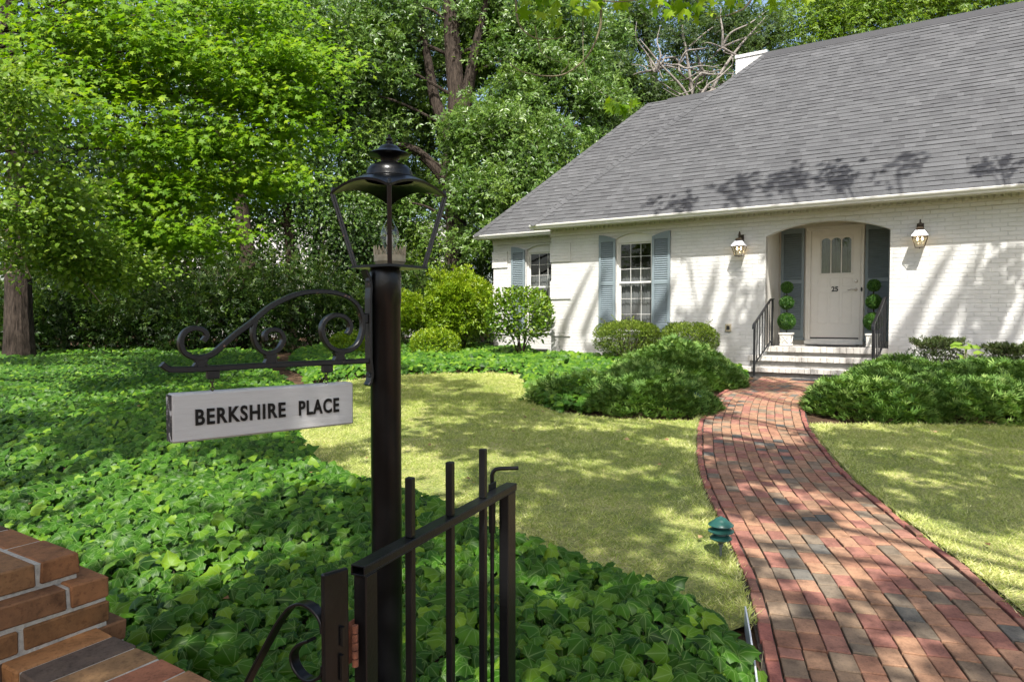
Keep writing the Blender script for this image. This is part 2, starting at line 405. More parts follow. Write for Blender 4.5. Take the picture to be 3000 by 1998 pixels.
def unit(a): return a/np.maximum(np.linalg.norm(a, axis=1, keepdims=True), 1e-9)
def leaves(name, tmpl, P, Fw, Up, size, tint, mat, parent=None, zflip=None):
    tv, tf = T[tmpl]; n = len(P); k = len(tv)
    Fw = unit(Fw); Sd = unit(np.cross(Fw, Up)); Un = np.cross(Sd, Fw)
    s = size[:, None, None]
    V = P[:, None, :]+s*(tv[None, :, 0:1]*Sd[:, None, :]+tv[None, :, 1:2]*Fw[:, None, :]+tv[None, :, 2:3]*Un[:, None, :])
    F = np.array(tf, np.int32); m = len(F)
    idx = (F[None]+(np.arange(n, dtype=np.int32)*k)[:, None, None]).reshape(-1)
    me = bpy.data.meshes.new(name)
    me.vertices.add(n*k); me.vertices.foreach_set('co', V.reshape(-1).astype(np.float32))
    me.loops.add(len(idx)); me.loops.foreach_set('vertex_index', idx)
    me.polygons.add(n*m); me.polygons.foreach_set('loop_start', np.arange(0, n*m*3, 3, dtype=np.int32))
    me.update(calc_edges=True)
    a = me.attributes.new('tint', 'FLOAT', 'POINT'); a.data.foreach_set('value', np.repeat(np.clip(tint, 0, 1), k).astype(np.float32))
    if tmpl.startswith('ivy'):
        lv = me.attributes.new('luv', 'FLOAT_VECTOR', 'POINT'); lv.data.foreach_set('vector', np.tile(tv.astype(np.float32), (n, 1)).ravel())
    me.materials.append(mat)
    o = bpy.data.objects.new(name, me); COL.objects.link(o); o.parent = parent
    return o
def rdir(n): return unit(rng.normal(size=(n, 3)))
def in_poly(P, poly):
    x, y = P[:, 0], P[:, 1]; c = np.zeros(len(P), bool); n = len(poly)
    for i in range(n):
        x0, y0 = poly[i]; x1, y1 = poly[(i+1) % n]
        if y0 == y1: continue
        k = ((y0 > y) != (y1 > y)) & (x < (x1-x0)*(y-y0)/(y1-y0)+x0); c ^= k
    return c
def dist_poly(P, poly):
    d = np.full(len(P), 1e9); n = len(poly); P = P[:, :2]
    for i in range(n):
        a = np.array(poly[i], float); b = np.array(poly[(i+1) % n], float); ab = b-a
        t = np.clip(((P-a)@ab)/max(ab@ab, 1e-9), 0, 1); d = np.minimum(d, np.linalg.norm(P-(a+t[:, None]*ab), axis=1))
    return d
def fbm(x, y, s=1., seed=0):
    r = np.random.default_rng(seed); z = np.zeros_like(x)
    for k in range(5):
        a = r.uniform(0, 6.28, 4); f = s*(1.7**k)
        z += (np.sin(x*f+a[0]+1.3*np.sin(y*f*.7+a[1]))+np.sin(y*f*1.1+a[2]+1.1*np.sin(x*f*.8+a[3])))*.5*(.62**k)
    return z/2.2
# ================================================================== HOUSE
TH = math.atan(2000/3181.)
U_ = Vector((math.cos(TH), -math.sin(TH), 0)); N_ = Vector((math.sin(TH), math.cos(TH), 0))
H0 = Vector((.8409, 14.6341, 0))
def HW(x, y, z): return H0+U_*x+N_*y+Vector((0, 0, z))
house = empty('brick_house', H0, -TH, 'low white painted brick house with steep grey shingle roof and blue grey shutters', 'house')

def arch(x0, x1, spring, h):
    w = (x1-x0)/2; xc = (x0+x1)/2; Rr = (w*w+h*h)/(2*h)
    return lambda x: spring+math.sqrt(max(Rr*Rr-(x-xc)**2, 0))-(Rr-h)
def wall(mb, x0, x1, z0, z1, y, ops):
    xs = {x0, x1}
    for a, b, zb, top in ops:
        for k in range(17): xs.add(a+(b-a)*k/16)
    xs = sorted(xs)
    for a, b in zip(xs[:-1], xs[1:]):
        m = (a+b)/2; op = next((o for o in ops if o[0] < m < o[1]), None)
        def q(za0, zb0, za1, zb1): mb.add([(a, y, za0), (b, y, zb0), (b, y, zb1), (a, y, za1)], [(0, 1, 2, 3)])
        if op is None: q(z0, z0, z1, z1)
        else:
            if op[2] > z0+1e-4: q(z0, z0, op[2], op[2])
            q(op[3](a), op[3](b), z1, z1)
def reveal(mb, op, y0, y1, n=16, sill=True):
    a, b, zb, top = op; P = [(a, zb)]+[(a+(b-a)*k/n, top(a+(b-a)*k/n)) for k in range(n+1)]+[(b, zb)]
    if sill: P.append((a, zb))
    for (xa, za), (xb, zb2) in zip(P[:-1], P[1:]):
        mb.add([(xa, y0, za), (xb, y0, zb2), (xb, y1, zb2), (xa, y1, za)], [(0, 1, 2, 3)])

ALC = (4.39, 6.345, .885, arch(4.39, 6.345, 2.866, .21))
WIN = (1.49, 2.26, 1.10, arch(1.49, 2.26, 3.005, .10))
WWIN = (-1.10, -.29, 1.10, arch(-1.10, -.29, 2.985, .10))
AD = 1.2
w = MB()
wall(w, 0, 12.5, .0, 3.133, 0, [WIN, ALC])
reveal(w, WIN, 0, .085)
w.add([(0, 0, 0), (0, .8, 0), (0, .8, 3.3), (0, 0, 3.3)], [(0, 1, 2, 3)])
w.add([(12.5, 0, 0), (12.5, 8, 0), (12.5, 8, 3.3), (12.5, 0, 3.3)], [(0, 1, 2, 3)])
w.build('wall', M['brickwhite'], house)
w = MB(); wall(w, -2.02, 0, .0, 3.133, .8, [WWIN]); reveal(w, WWIN, .8, .885)
w.add([(-2.02, .8, 0), (-2.02, 7, 0), (-2.02, 7, 3.3), (-2.02, .8, 3.3)], [(0, 1, 2, 3)])
w.build('wall', M['brickwhite'], house)
# frieze band and brick dentils
f = MB()
f.box(-.012, 12.5, -.018, .1, 3.133, 3.30)
x = .0
while x < 12.4: f.box(x, x+.055, -.052, -.016, 3.242, 3.298, None, .004); x += .098
f.build('frieze', M['brickwhite'], house)
f = MB(); f.box(-2.035, -.013, .782, .9, 3.133, 3.30)
x = -2.02
while x < -.08: f.box(x, x+.055, .748, .784, 3.242, 3.298, None, .004); x += .098
f.build('frieze', M['brickwhite'], house)
# quoins
for k in range(4):
    z1 = 2.982-.787*k; z0 = max(z1-.386, .2)
    q = MB(); q.box(-.024, .466, -.026, .3, z0, z1, None, .004); q.build('quoin', M['brickwhite'], house)
    q = MB(); q.box(-2.046, -1.62, .774, 1.1, z0, z1, None, .004); q.build('quoin', M['brickwhite'], house)
# alcove lining
a = MB()
for (xa, s) in ((ALC[0], 1), (ALC[1], -1)):
    a.add([(xa, 0.02, .86), (xa, AD, .86), (xa, AD, 3.2), (xa, 0.02, 3.2)], [(0, 1, 2, 3)])
wall(a, 4.39, 6.345, .86, 3.2, AD, [(4.968, 5.795, .90, lambda x: 3.044)])
a.add([(4.39, .02, 3.2), (6.345, .02, 3.2), (6.345, AD, 3.2), (4.39, AD, 3.2)], [(0, 1, 2, 3)])
a.build('alcove_panelling', M['boards'], house)
a = MB(); reveal(a, ALC, -.004, .14, 24, False)
a.build('arch_trim', M['white'], house)
a = MB()                                     # back of the arch wall
wall(a, 4.3, 6.43, 2.7, 3.19, .14, [(4.39, 6.345, 2.7, ALC[3])]); a.build('arch_back', M['boards'], house)

# ---- windows
def window(op, y, arched=True):
    a, b, zb, top = op; xa, xb = a+.035, b-.035; zt = 2.955; zs = zb+.035; mid = 2.112
    fr = MB()
    P = [(a+(b-a)*k/16, top(a+(b-a)*k/16)-.0) for k in range(17)]
    fr.prism([(a, zt)]+P+[(b, zt)], y+.062, y+.12)
    for x0, x1 in ((a, xa), (xb, b)): fr.box(x0, x1, y+.05, y+.13, zb, zt-.001)
    fr.box(xa, xb, y+.055, y+.13, zt-.035, zt-.002); fr.box(a-.02, b+.02, y-.03, y+.13, zb-.04, zb+.0)
    o = fr.build('window', M['white'], house)
    for (z0, z1, yy) in ((mid-.005, zt-.037, .085), (zs, mid+.03, .115)):
        s = MB(); t = .028
        s.box(xa, xa+t, y+yy, y+yy+.03, z0, z1); s.box(xb-t, xb, y+yy, y+yy+.03, z0, z1)
        s.box(xa+t, xb-t, y+yy+.001, y+yy+.029, z0, z0+.036); s.box(xa+t, xb-t, y+yy+.001, y+yy+.029, z1-.03, z1)
        wv = (xb-xa-2*t)
        for k in (1, 2):
            xx = xa+t+wv*k/3; s.box(xx-.0038, xx+.0038, y+yy+.006, y+yy+.024, z0+.036, z1-.03)
            zz = z0+.036+(z1-z0-.066)*k/3; s.box(xa+t, xb-t, y+yy+.008, y+yy+.022, zz-.0038, zz+.0038)
        s.build('sash', M['white'], o)
        g = MB(); g.add([(xa+t*.5, y+yy+.015, z0+.01), (xb-t*.5, y+yy+.015, z0+.01), (xb-t*.5, y+yy+.015, z1-.01), (xa+t*.5, y+yy+.015, z1-.01)], [(0, 1, 2, 3)])
        g.build('pane', M['glass'], o)
    d = MB(); X0, X1, Y0, Y1, Z0, Z1 = a-.35, b+.35, y+.17, y+1.1, zb-.2, zt+.05
    X0 = max(X0, -1.9) if a < 0 else X0
    d.add([(X0,Y0,Z0),(X1,Y0,Z0),(X1,Y1,Z0),(X0,Y1,Z0),(X0,Y0,Z1),(X1,Y0,Z1),(X1,Y1,Z1),(X0,Y1,Z1)], [(0,1,2,3),(4,7,6,5),(3,2,6,7),(0,3,7,4),(1,5,6,2)])
    d.build('room_behind', M['dark'], o)
    c = MB(); n = 40; vs = []
    for k in range(n+1):
        xx = xa+(xb-xa)*k/n; yy = y+.20+.012*math.sin(k*1.9)+.006*math.sin(k*.7)
        zt2 = 2.39+.05*math.sin(math.pi*k/n); vs += [(xx, yy, zb), (xx, yy, zt2)]
    c.add(vs, [(2*k, 2*k+2, 2*k+3, 2*k+1) for k in range(n)]); c.build('sheer', M['sheer'], o, 180)
window(WIN, 0); window(WWIN, .8)

def shutter(x0, x1, z0, ztL, ztR, y, louver0, louver1, midz, flip=1):
    """louvred shutter with arched head; the higher side is the outer one"""
    s = MB(); st = .048; n = 10; H = []
    for k in range(n+1):
        t = k/n; u = t if ztR > ztL else 1-t
        lo, hi = min(ztL, ztR), max(ztL, ztR); H.append((x0+(x1-x0)*t, lo+(hi-lo)*math.sin(u*math.pi/2)))
    s.prism([(x0+st, louver1)]+[p for p in [(x0+st, 0)] if False]+[(max(min(px, x1-st), x0+st), pz) for px, pz in H if x0+st-.02 <= px <= x1-st+.02]+[(x1-st, louver1)], y, y+.035)
    def topz(xx):
        t = (xx-x0)/(x1-x0); u = t if ztR > ztL else 1-t; return min(ztL, ztR)+abs(ztR-ztL)*math.sin(u*math.pi/2)
    for xa, xb in ((x0, x0+st), (x1-st, x1)):
        s.prism([(xa, z0), (xa, topz(xa)), ((xa+xb)/2, topz((xa+xb)/2)), (xb, topz(xb)), (xb, z0)], y-.002, y+.036)
    s.box(x0+st, x1-st, y, y+.035, z0, louver0); s.box(x0+st, x1-st, y, y+.035, midz-.03, midz+.03)
    s.box(x0+st, x1-st, y+.033, y+.036, louver0, louver1)
    for za, zb in ((louver0, midz-.03), (midz+.03, louver1)):
        m = int(round((zb-za)/.042)); p = (zb-za)/m
        for k in range(m):
            zc = za+p*(k+.5)
            s.add([(x0+st, y+.004, zc-p*.42), (x1-st, y+.004, zc-p*.42), (x1-st, y+.030, zc+p*.40), (x0+st, y+.030, zc+p*.40),
                   (x0+st, y+.009, zc-p*.50), (x1-st, y+.009, zc-p*.50), (x1-st, y+.033, zc+p*.34), (x0+st, y+.033, zc+p*.34)],
                  [(0,1,2,3), (7,6,5,4), (0,4,5,1)])
    return s.build('shutter', M['shutter'], house)
shutter(1.128, 1.488, 1.115, 3.09, 3.0, -.045, 1.29, 2.945, 2.10)
shutter(2.264, 2.63, 1.115, 3.0, 3.09, -.045, 1.29, 2.945, 2.10)
shutter(-1.495, -1.128, 1.115, 3.07, 2.985, .755, 1.29, 2.93, 2.09)
shutter(4.43, 4.848, 1.04, 3.11, 3.112, AD-.05, 1.17, 3.02, 2.10)
shutter(5.885, 6.30, 1.04, 3.112, 3.11, AD-.05, 1.17, 3.02, 2.10)

# ---- door
d = MB()
DX0, DX1 = 4.968, 5.795; LZ0, LZ1 = 2.245, 2.90
lights = [(5.146, 5.300), (5.317, 5.478), (5.495, 5.650)]
ops = [(p, q, LZ0, arch(p, q, LZ1-.05, .05)) for p, q in lights]
wall(d, DX0, DX1, 1.045, 3.045, AD-.03, ops)
for o_ in ops: reveal(d, o_, AD-.03, AD+.0, 16)
for xx in (DX0, DX1): d.add([(xx, AD-.03, 1.045), (xx, AD+.01, 1.045), (xx, AD+.01, 3.045), (xx, AD-.03, 3.045)], [(0, 1, 2, 3)])
# raised moulding round the lights and three lower panels
def mould(x0, x1, z0, z1, t=.016, y=AD-.042):
    d.box(x0, x1, y, AD-.0301, z1-t, z1, None, .003); d.box(x0, x1, y, AD-.0301, z0, z0+t, None, .003)
    d.box(x0, x0+t, y+.0004, AD-.0301, z0+t, z1-t, None, .003); d.box(x1-t, x1, y+.0004, AD-.0301, z0+t, z1-t, None, .003)
mould(5.115, 5.68, 2.215, 2.935)
for k in range(3):
    x0 = 5.09+k*.207; mould(x0, x0+.17, 1.30, 1.885, .010, AD-.036); mould(x0, x0+.17, 1.985, 2.15, .010, AD-.036)
door = d.build('door', M['door'], house)
g = MB(); g.add([(5.12, AD-.012, 2.22), (5.675, AD-.012, 2.22), (5.675, AD-.012, 2.93), (5.12, AD-.012, 2.93)], [(0, 1, 2, 3)])
g.build('door_pane', M['glass'], door)
c = MB(); vs = []; n = 90
for k in range(n+1):
    xx = 5.12+.555*k/n; yy = AD+.045+.014*math.sin(k*1.25)+.008*math.sin(k*.41+1)
    vs += [(xx, yy, 2.21), (xx, yy, 2.935)]
c.add(vs, [(2*k, 2*k+2, 2*k+3, 2*k+1) for k in range(n) if k != 42]); c.build('door_curtain', M['curtain'], door, 180)
c = MB(); c.box(5.0, 5.78, AD+.12, AD+.14, 2.1, 3.0); c.build('dark_hall', M['dark'], door)
def textmesh(name, s, size, mat, parent, loc, rot, ext=.003, sx=1., off=0., align='CENTER'):
    cu = bpy.data.curves.new(name, 'FONT'); cu.body = s; cu.size = size; cu.extrude = ext; cu.offset = off; cu.align_x = align; cu.resolution_u = 4; cu.space_character = 1.16 if len(s) > 3 else 1.
    t = bpy.data.objects.new('tmp_text', cu); COL.objects.link(t)
    dg = bpy.context.evaluated_depsgraph_get(); me = bpy.data.meshes.new_from_object(t.evaluated_get(dg)); bpy.data.objects.remove(t)
    me.name = name; me.materials.clear(); me.materials.append(mat)
    o = bpy.data.objects.new(name, me); COL.objects.link(o); o.parent = parent; o.location = loc; o.rotation_euler = rot; o.scale = (sx, 1, 1); return o
textmesh('house_number', '25', .125, M['rail_iron'], door, (5.385, AD-.034, 1.905), (math.pi/2, 0, 0), .003, .95, .004)
h = MB(); h.lathe([(0, -.03), (.026, -.028), (.03, -.012), (.031, 0)], (0, 0, 0), 16)
h.v = [(5.735+p[0], AD-.03+p[2], 2.085+p[1]) for p in h.v]; h.build('deadbolt', M['nickel'], door, 50)
h = MB(); h.lathe([(0, -.03), (.022, -.028), (.028, -.008), (.03, 0)], (0, 0, 0), 16); h.v = [(5.735+p[0], AD-.03+p[2], 1.93+p[1]) for p in h.v]
h.tube(crom([(5.735, AD-.05, 1.93), (5.735, AD-.085, 1.93), (5.705, AD-.088, 1.933), (5.665, AD-.088, 1.938), (5.63, AD-.088, 1.922), (5.605, AD-.088, 1.928)], 4), .009, 8)
h.build('door_handle', M['nickel'], door, 50)
h = MB(); h.prism([(5.835+.017*math.cos(k*math.pi/8), 1.93+.042*math.sin(k*math.pi/8)) for k in range(16)], AD-.075, AD-.064); h.build('bell_plate', M['black'], house)
fr = MB()
for xa, xb in ((4.878, 4.966), (5.797, 5.868)): fr.box(xa, xb, AD-.062, AD+.02, .925, 3.047, None, .006)
fr.box(4.878, 5.868, AD-.064, AD+.02, 3.048, 3.118, None, .006)
for xa, xb in ((4.93, 4.9675), (5.7955, 5.815)): fr.box(xa, xb, AD-.075, AD-.061, .93, 3.05, None, .004)
fr.box(4.93, 5.815, AD-.076, AD-.0625, 3.046, 3.07, None, .004)
fr.build('door_frame', M['beige'], house)
s = MB(); s.box(4.87, 5.875, AD-.13, AD-.063, .915, .99, None, .008); s.box(4.97, 5.795, AD-.062, AD+.0, .99, 1.02); s.build('threshold', M['white'], house)
s = MB(); s.box(4.97, 5.793, AD-.05, AD-.028, 1.02, 1.044); s.build('door_sweep', M['dark'], door)
# sidelight sills
for xa, xb in ((4.42, 4.86), (5.88, 6.31)):
    s = MB(); s.box(xa, xb, AD-.09, AD-.001, .985, 1.038, None, .005); s.build('sidelight_sill', M['shutter'], house)
# outlet and vents
s = MB(); s.box(3.685, 3.795, -.03, .0, 1.155, 1.30, None, .006); o = s.build('outlet_cover', M['brass'], house)
s = MB(); s.box(3.71, 3.77, -.036, -.029, 1.19, 1.265, None, .004); s.build('outlet', M['rail_iron'], o)
s = MB(); s.box(-.85, -.52, .785, .81, .50, .70); o = s.build('foundation_vent', M['dark'], house)
# ---- gutters and soffit
def gutter(x0, x1, y):
    g = MB(); z = 3.262
    prof = [(0, .082), (-.004, .088), (-.012, .088), (-.014, .078), (-.006, .052), (.022, .026), (.026, .006), (.034, 0), (.11, 0), (.11, .088)]
    n = len(prof); vs = [(x0, y+p, z+q) for p, q in prof]+[(x1, y+p, z+q) for p, q in prof]
    fs = [(k, k+1, n+k+1, n+k) for k in range(n-1)]+[tuple(range(n)), tuple(range(2*n-1, n-1, -1))]
    g.add(vs, fs); return g.build('gutter', M['white'], house)
gutter(-.27, 12.9, -.475); gutter(-2.33, -.14, .41)
s = MB(); s.box(-.22, 12.9, -.42, .05, 3.302, 3.33); s.box(-.225, 12.9, -.36, -.335, 3.25, 3.301); s.build('soffit', M['white'], house)
s = MB(); s.box(-2.3, -.05, .50, .9, 3.302, 3.33); s.box(-2.3, -2.02, .9, 7, 3.302, 3.33); s.box(-2.3, -.05, .525, .55, 3.25, 3.301); s.build('soffit', M['white'], house)

# ---- shingled roof: courses of separate tabs that lap like real shingles
def roof_plane(name, E, run, rise, xl, xr, course=.123, seed=1):
    """E=(y,z) of the eave; xl(z), xr(z) bounds along the eave direction"""
    rg = np.random.default_rng(seed); r = MB(); Ls = math.hypot(run, rise); n = int(Ls/course)+1
    dy, dz = run/Ls, rise/Ls; ny, nz = -dz, dy
    for i in range(n):
        s0 = i*course; s1 = min(s0+course+.012, Ls)
        if s0 >= Ls: break
        z0 = E[1]+dz*s0; xa0, xb0 = xl(z0), xr(z0); z1 = E[1]+dz*s1; xa1, xb1 = xl(z1), xr(z1)
        x = xa0-rg.uniform(0, .3)
        while x < xb0:
            wd = rg.choice([.10, .13, .16, .20, .25]); x2 = x+wd
            th = .009+.005*(rg.random() < .5)+rg.uniform(0, .0015); lo = s0-rg.uniform(0, .004)
            c0, c1 = max(x, xa0), min(x2, xb0); d0, d1 = max(x, xa1), min(x2, xb1)
            if c1 > c0:
                if d1 < d0: d0 = d1 = max(min((d0+d1)/2, xb1), xa1)
                tn = float(np.clip(rg.normal(.58, .15)-(.18 if rg.random() < .2 else 0), .22, 1))
                p = lambda xx, ss, hh: (xx, E[0]+dy*ss+ny*hh, E[1]+dz*ss+nz*hh)
                vs = [p(c0, lo, th), p(c1, lo, th), p(d1, s1, .002), p(d0, s1, .002), p(c0, lo, -.004), p(c1, lo, -.004)]
                fs = [(0, 1, 2, 3), (4, 5, 1, 0)]
                r.add(vs[:4], fs[:1], tn)
                r.add([vs[4], vs[5], vs[1], vs[0]], [(0, 1, 2, 3)], .0)    # dark cut edge of the tab
            x = x2
    me = r.build(name, M['shingle'], house); return me
A0, A1 = -.245, 3.86
main = roof_plane('roof', (-.475, 3.352), 3.86, 4.0, lambda z: -.245+(z-3.352)*3.86/4.0, lambda z: 13., seed=3)
wing = roof_plane('wing_roof', (.405, 3.350), 3.12, 3.4, lambda z: -2.311+(z-3.35)*3.12/3.4, lambda z: -.20+(z-3.355)/1.036, seed=4)
bk = MB()                                    # hidden slopes and deck under the shingles
o = .012
bk.add([(-.245, -.47, 3.34), (13, -.47, 3.34), (13, 3.385, 7.335), (3.615, 3.385, 7.335)], [(0, 1, 2, 3)])
bk.add([(-.245, -.47, 3.34), (3.615, 3.385, 7.335), (-.245, 7.24, 3.34)], [(0, 1, 2)])
bk.add([(13, 3.385, 7.335), (13, 7.24, 3.34), (-.245, 7.24, 3.34), (3.615, 3.385, 7.335)], [(0, 1, 2, 3)])
bk.build('roof_deck', M['shingle'], house)
bk = MB()
bk.add([(-2.311, .41, 3.335), (-.2, .41, 3.335), (3.0, 3.52, 6.73), (.81, 3.52, 6.73)], [(0, 1, 2, 3)])
bk.add([(-2.311, .41, 3.335), (.81, 3.52, 6.73), (-2.311, 6.63, 3.335)], [(0, 1, 2)])
bk.add([(.81, 3.52, 6.73), (3.0, 3.52, 6.73), (3., 6.63, 3.335), (-2.311, 6.63, 3.335)], [(0, 1, 2, 3)])
bk.build('roof_deck', M['shingle'], house)
def hipcaps(name, P, Q, wn, n0, step=.16):
    """ridge or hip shingles from P up to Q; n0 = the two slope directions that fall away"""
    m = MB(); P, Q = Vector(P), Vector(Q); d = (Q-P).normalized(); Ln = (Q-P).length; k = 0
    a, b = [Vector(v).normalized() for v in n0]; s = 0
    while s < Ln-.02:
        e = min(s+step+.03, Ln); t = random.uniform(.3, .75)
        up = (-(a+b)).normalized() if (a+b).length > 1e-3 else Vector((0, 0, 1))
        lo = P+d*s+up*.020; hi = P+d*e+up*.009
        for v in (a, b):
            m.add([lo, lo+v*wn, hi+v*wn, hi, lo-up*.014, lo+v*wn-up*.014], [(0, 1, 2, 3), (4, 5, 1, 0)] if v is a else [(3, 2, 1, 0), (0, 1, 5, 4)], t)
        s += step
    return m.build(name, M['shingle'], house)
S1 = Vector((0, 3.86, 4.0)).normalized(); S1x = Vector((1, 0, 0))
hipcaps('hip_cap', (-.245, -.475, 3.354), (3.615, 3.385, 7.354), .14, [Vector((1, 0, 0))*.8-S1*.0+Vector((0, -.386, -.4)), Vector((0, 1, 0))*.8+Vector((-.386, 0, -.4))])
hipcaps('hip_cap', (-2.311, .405, 3.352), (.81, 3.525, 6.75), .14, [Vector((1, 0, 0))*.8+Vector((0, -.386, -.42)), Vector((0, 1, 0))*.8+Vector((-.386, 0, -.42))])
rv = MB()
rv.add([(3.62, 3.385-.16, 7.21), (13, 3.225, 7.21), (13, 3.385, 7.385), (3.62, 3.385, 7.385), (3.62, 3.225, 7.175), (13, 3.225, 7.175), (3.62, 3.545, 7.21), (13, 3.545, 7.21)],
       [(0, 1, 2, 3), (4, 5, 1, 0), (3, 2, 7, 6), (0, 3, 4)], .1)
rv.build('ridge_vent', M['shingle'], house)
rv = MB()
rv.add([(1.3, 3.525-.15, 6.615), (2.9, 3.375, 6.615), (2.9, 3.525, 6.78), (1.3, 3.525, 6.78), (1.3, 3.375, 6.58), (2.9, 3.375, 6.58)], [(0, 1, 2, 3), (4, 5, 1, 0), (0, 3, 4)], .12)
rv.build('ridge_vent', M['shingle'], house)
ch = MB(); ch.box(2.755, 3.46, 4.2, 5.1, 5.5, 7.66); ch.box(2.735, 3.48, 4.18, 5.12, 7.66, 7.74, None, .006); ch.build('chimney', M['brickwhite'], house)

# ================================================================== front steps
steps = empty('front_steps', HW(5.2, -.5, .40), -TH, 'low flight of white painted brick steps under the arched door recess', 'steps')
def treads(name, x0, x1, y0, y1, z1, zt=.092, mat=M['step']):
    m = MB(); n = int((x1-x0)/.098); p = (x1-x0)/n
    for k in range(n):
        m.obox(x0+p*(k+.5)-5.2, (y0+.1)+.5, z1-zt/2-.40, (1,0,0), (0,1,0), (0,0,1), p/2-.0015, .1, zt/2, random.uniform(.94, 1.), .006, .0018)
    m.box(x0-5.2+.03, x1-5.2-.03, y0+.05+.5, y1+.5, .0-.15, z1-.40-.006)
    return m.build(name, mat, steps)
def brickstep():
    m, nt, b = nodes('painted_rowlock'); v = coords(nt); a = N(nt, 'ShaderNodeAttribute', attribute_name='tint')
    f = noise(nt, v, 9, 5); r = ramp(nt, [(.25, (.36, .32, .27)), (.45, (.52, .49, .44)), (.75, (.60, .575, .53))]); nt.links.new(f, r.inputs[0])
    c = mixc(nt, 1., r.outputs[0], a.outputs['Color'], 'MULTIPLY'); nt.links.new(c, b.inputs['Base Color']); b.inputs['Roughness'].default_value = .6
    bump(nt, b, noise(nt, v, 50, 4), .35, .006); return m
ST = brickstep()
treads('porch_floor', 4.40, 6.34, -.06, 1.2, .905, .10, ST)
treads('tread', 4.19, 6.55, -.42, .0, .748, .09, ST)
treads('tread', 4.00, 6.75, -.78, -.3, .572, .085, ST)
m = tag(MB().box(-.42, .42, -.24, .24, 0, .012, None, .004).build('door_mat', M['mat']), 'dark doormat lying on the porch floor before the door', 'doormat'); m.location = HW(5.40, .78, .906); m.rotation_euler.z = -TH
m = tag(MB().box(-.40, .40, -.13, .13, 0, .012, None, .004).build('door_mat', M['mat']), 'flat dark mat on the brick path below the lowest step', 'doormat')
mp = HW(5.42, -1.03, 0); m.location = (mp.x, mp.y, gz(mp.y)+.034); m.rotation_euler.z = -TH

# ================================================================== stair railings
def railing(x, label, side):
    e = empty('stair_railing', HW(x, -.86, .42), -TH-.11, label, 'railing', 'stair railings')
    zf = lambda y: .92+max(0, -(y+.86)+0)*0   # floor helper
    y1 = .92; h0, h1 = .90, 1.325            # heights (above .42) of the handrail at the foot and at the porch
    hr = MB(); hr.ribbon(crom([(0, -.06, h0-.10), (0, -.045, h0-.035), (0, .0, h0), (0, .10, h0+.045), (0, y1-.15, h1-.035), (0, y1-.05, h1), (0, y1+.05, h1+.002)], 5), (1, 0, 0), .042, .018)
    hr.build('handrail', M['rail_iron'], e)
    p = MB(); p.box(-.016, .016, -.016, .016, .0, h0-.008); p.build('post', M['rail_iron'], e)
    p = MB(); p.box(-.016, .016, y1-.016, y1+.016, .485, h1-.008); p.box(-.05, .05, y1-.05, y1+.05, .485, .50); p.build('post', M['rail_iron'], e)
    lr = MB(); lr.ribbon([(0, 0, .20), (0, y1*.93, .575), (0, y1, .585)], (1, 0, 0), .028, .012); lr.build('bottom_rail', M['rail_iron'], e)
    for k in range(1, 7):
        y = y1*k/7; b = MB(); b.box(-.007, .007, y-.007, y+.007, .20+y*.40, h0+.035+(y-.1)*(h1-h0-.07)/(y1-.25) if y < y1-.15 else h1-.02); b.build('baluster', M['rail_iron'], e)
railing(4.40, 'black iron stair railing left of the front door', -1)
railing(6.185, 'black iron stair railing right of the front door', 1)

# ================================================================== topiaries
def topiary(x, y, label, s=1.):
    e = empty('topiary', HW(x, y, .906), -TH, label, 'topiary', 'topiaries beside the door')
    p = MB(); q = .118
    def sq(hw, z): return [(-hw, -hw, z), (hw, -hw, z), (hw, hw, z), (-hw, hw, z)]
    prof = [(.100, 0), (.100, .022), (.090, .034), (.094, .05), (.100, .175), (.103, .192), (.116, .202), (.118, .228), (.110, .232), (.095, .232), (.093, .195)]
    vs = [v for hw, z in prof for v in sq(hw, z)]
    fs = [(i*4+k, i*4+(k+1) % 4, i*4+4+(k+1) % 4, i*4+4+k) for i in range(len(prof)-1) for k in range(4)]+[(0, 3, 2, 1), tuple(len(prof)*4-4+k for k in range(4))]
    p.add(vs, fs)
    for k in range(4):                         # fleur cross on each face
        a = k*math.pi/2; ca, sa = math.cos(a), math.sin(a)
        for (x0, z0, x1, z1) in ((-.05, .06, .05, .165), (-.05, .165, .05, .06)):
            pts = [((x0*(1-t)+x1*t), -.102+.004*0, (z0*(1-t)+z1*t)+.012*math.sin(t*6.28)) for t in [i/6 for i in range(7)]]
            p.tube([(px*ca-py*sa, px*sa+py*ca, pz) for px, py, pz in pts], .007, 6)
    p.build('pot', M['stone'], e, 40)
    st = MB(); st.tube([(0, 0, .19), (.004, 0, .6), (-.003, 0, 1.02)], .011, 6); st.build('stem', M['bark'], e)
    for zc, r in ((.44, .148), (.785, .118), (1.065, .098)):
        n = int(5200*(r/.148)**2); d = rdir(n); P = d*(r*(1-.16*rng.random(n)**2))[:, None]+np.array([0, 0, zc])
        leaves('foliage_ball', 'oval', P, d*.6+rdir(n), d+rdir(n)*.5, rng.uniform(.018, .03, n), rng.normal(.5, .25, n), L['topiary'], e)
        bpy.data.objects[-1] if False else None
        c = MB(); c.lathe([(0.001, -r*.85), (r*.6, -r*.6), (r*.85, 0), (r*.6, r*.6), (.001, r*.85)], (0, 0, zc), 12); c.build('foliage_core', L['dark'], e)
topiary(4.66, .52, 'three ball topiary in a white pot left of the front door')
topiary(6.075, .55, 'three ball topiary in a white pot right of the front door, behind the railing')

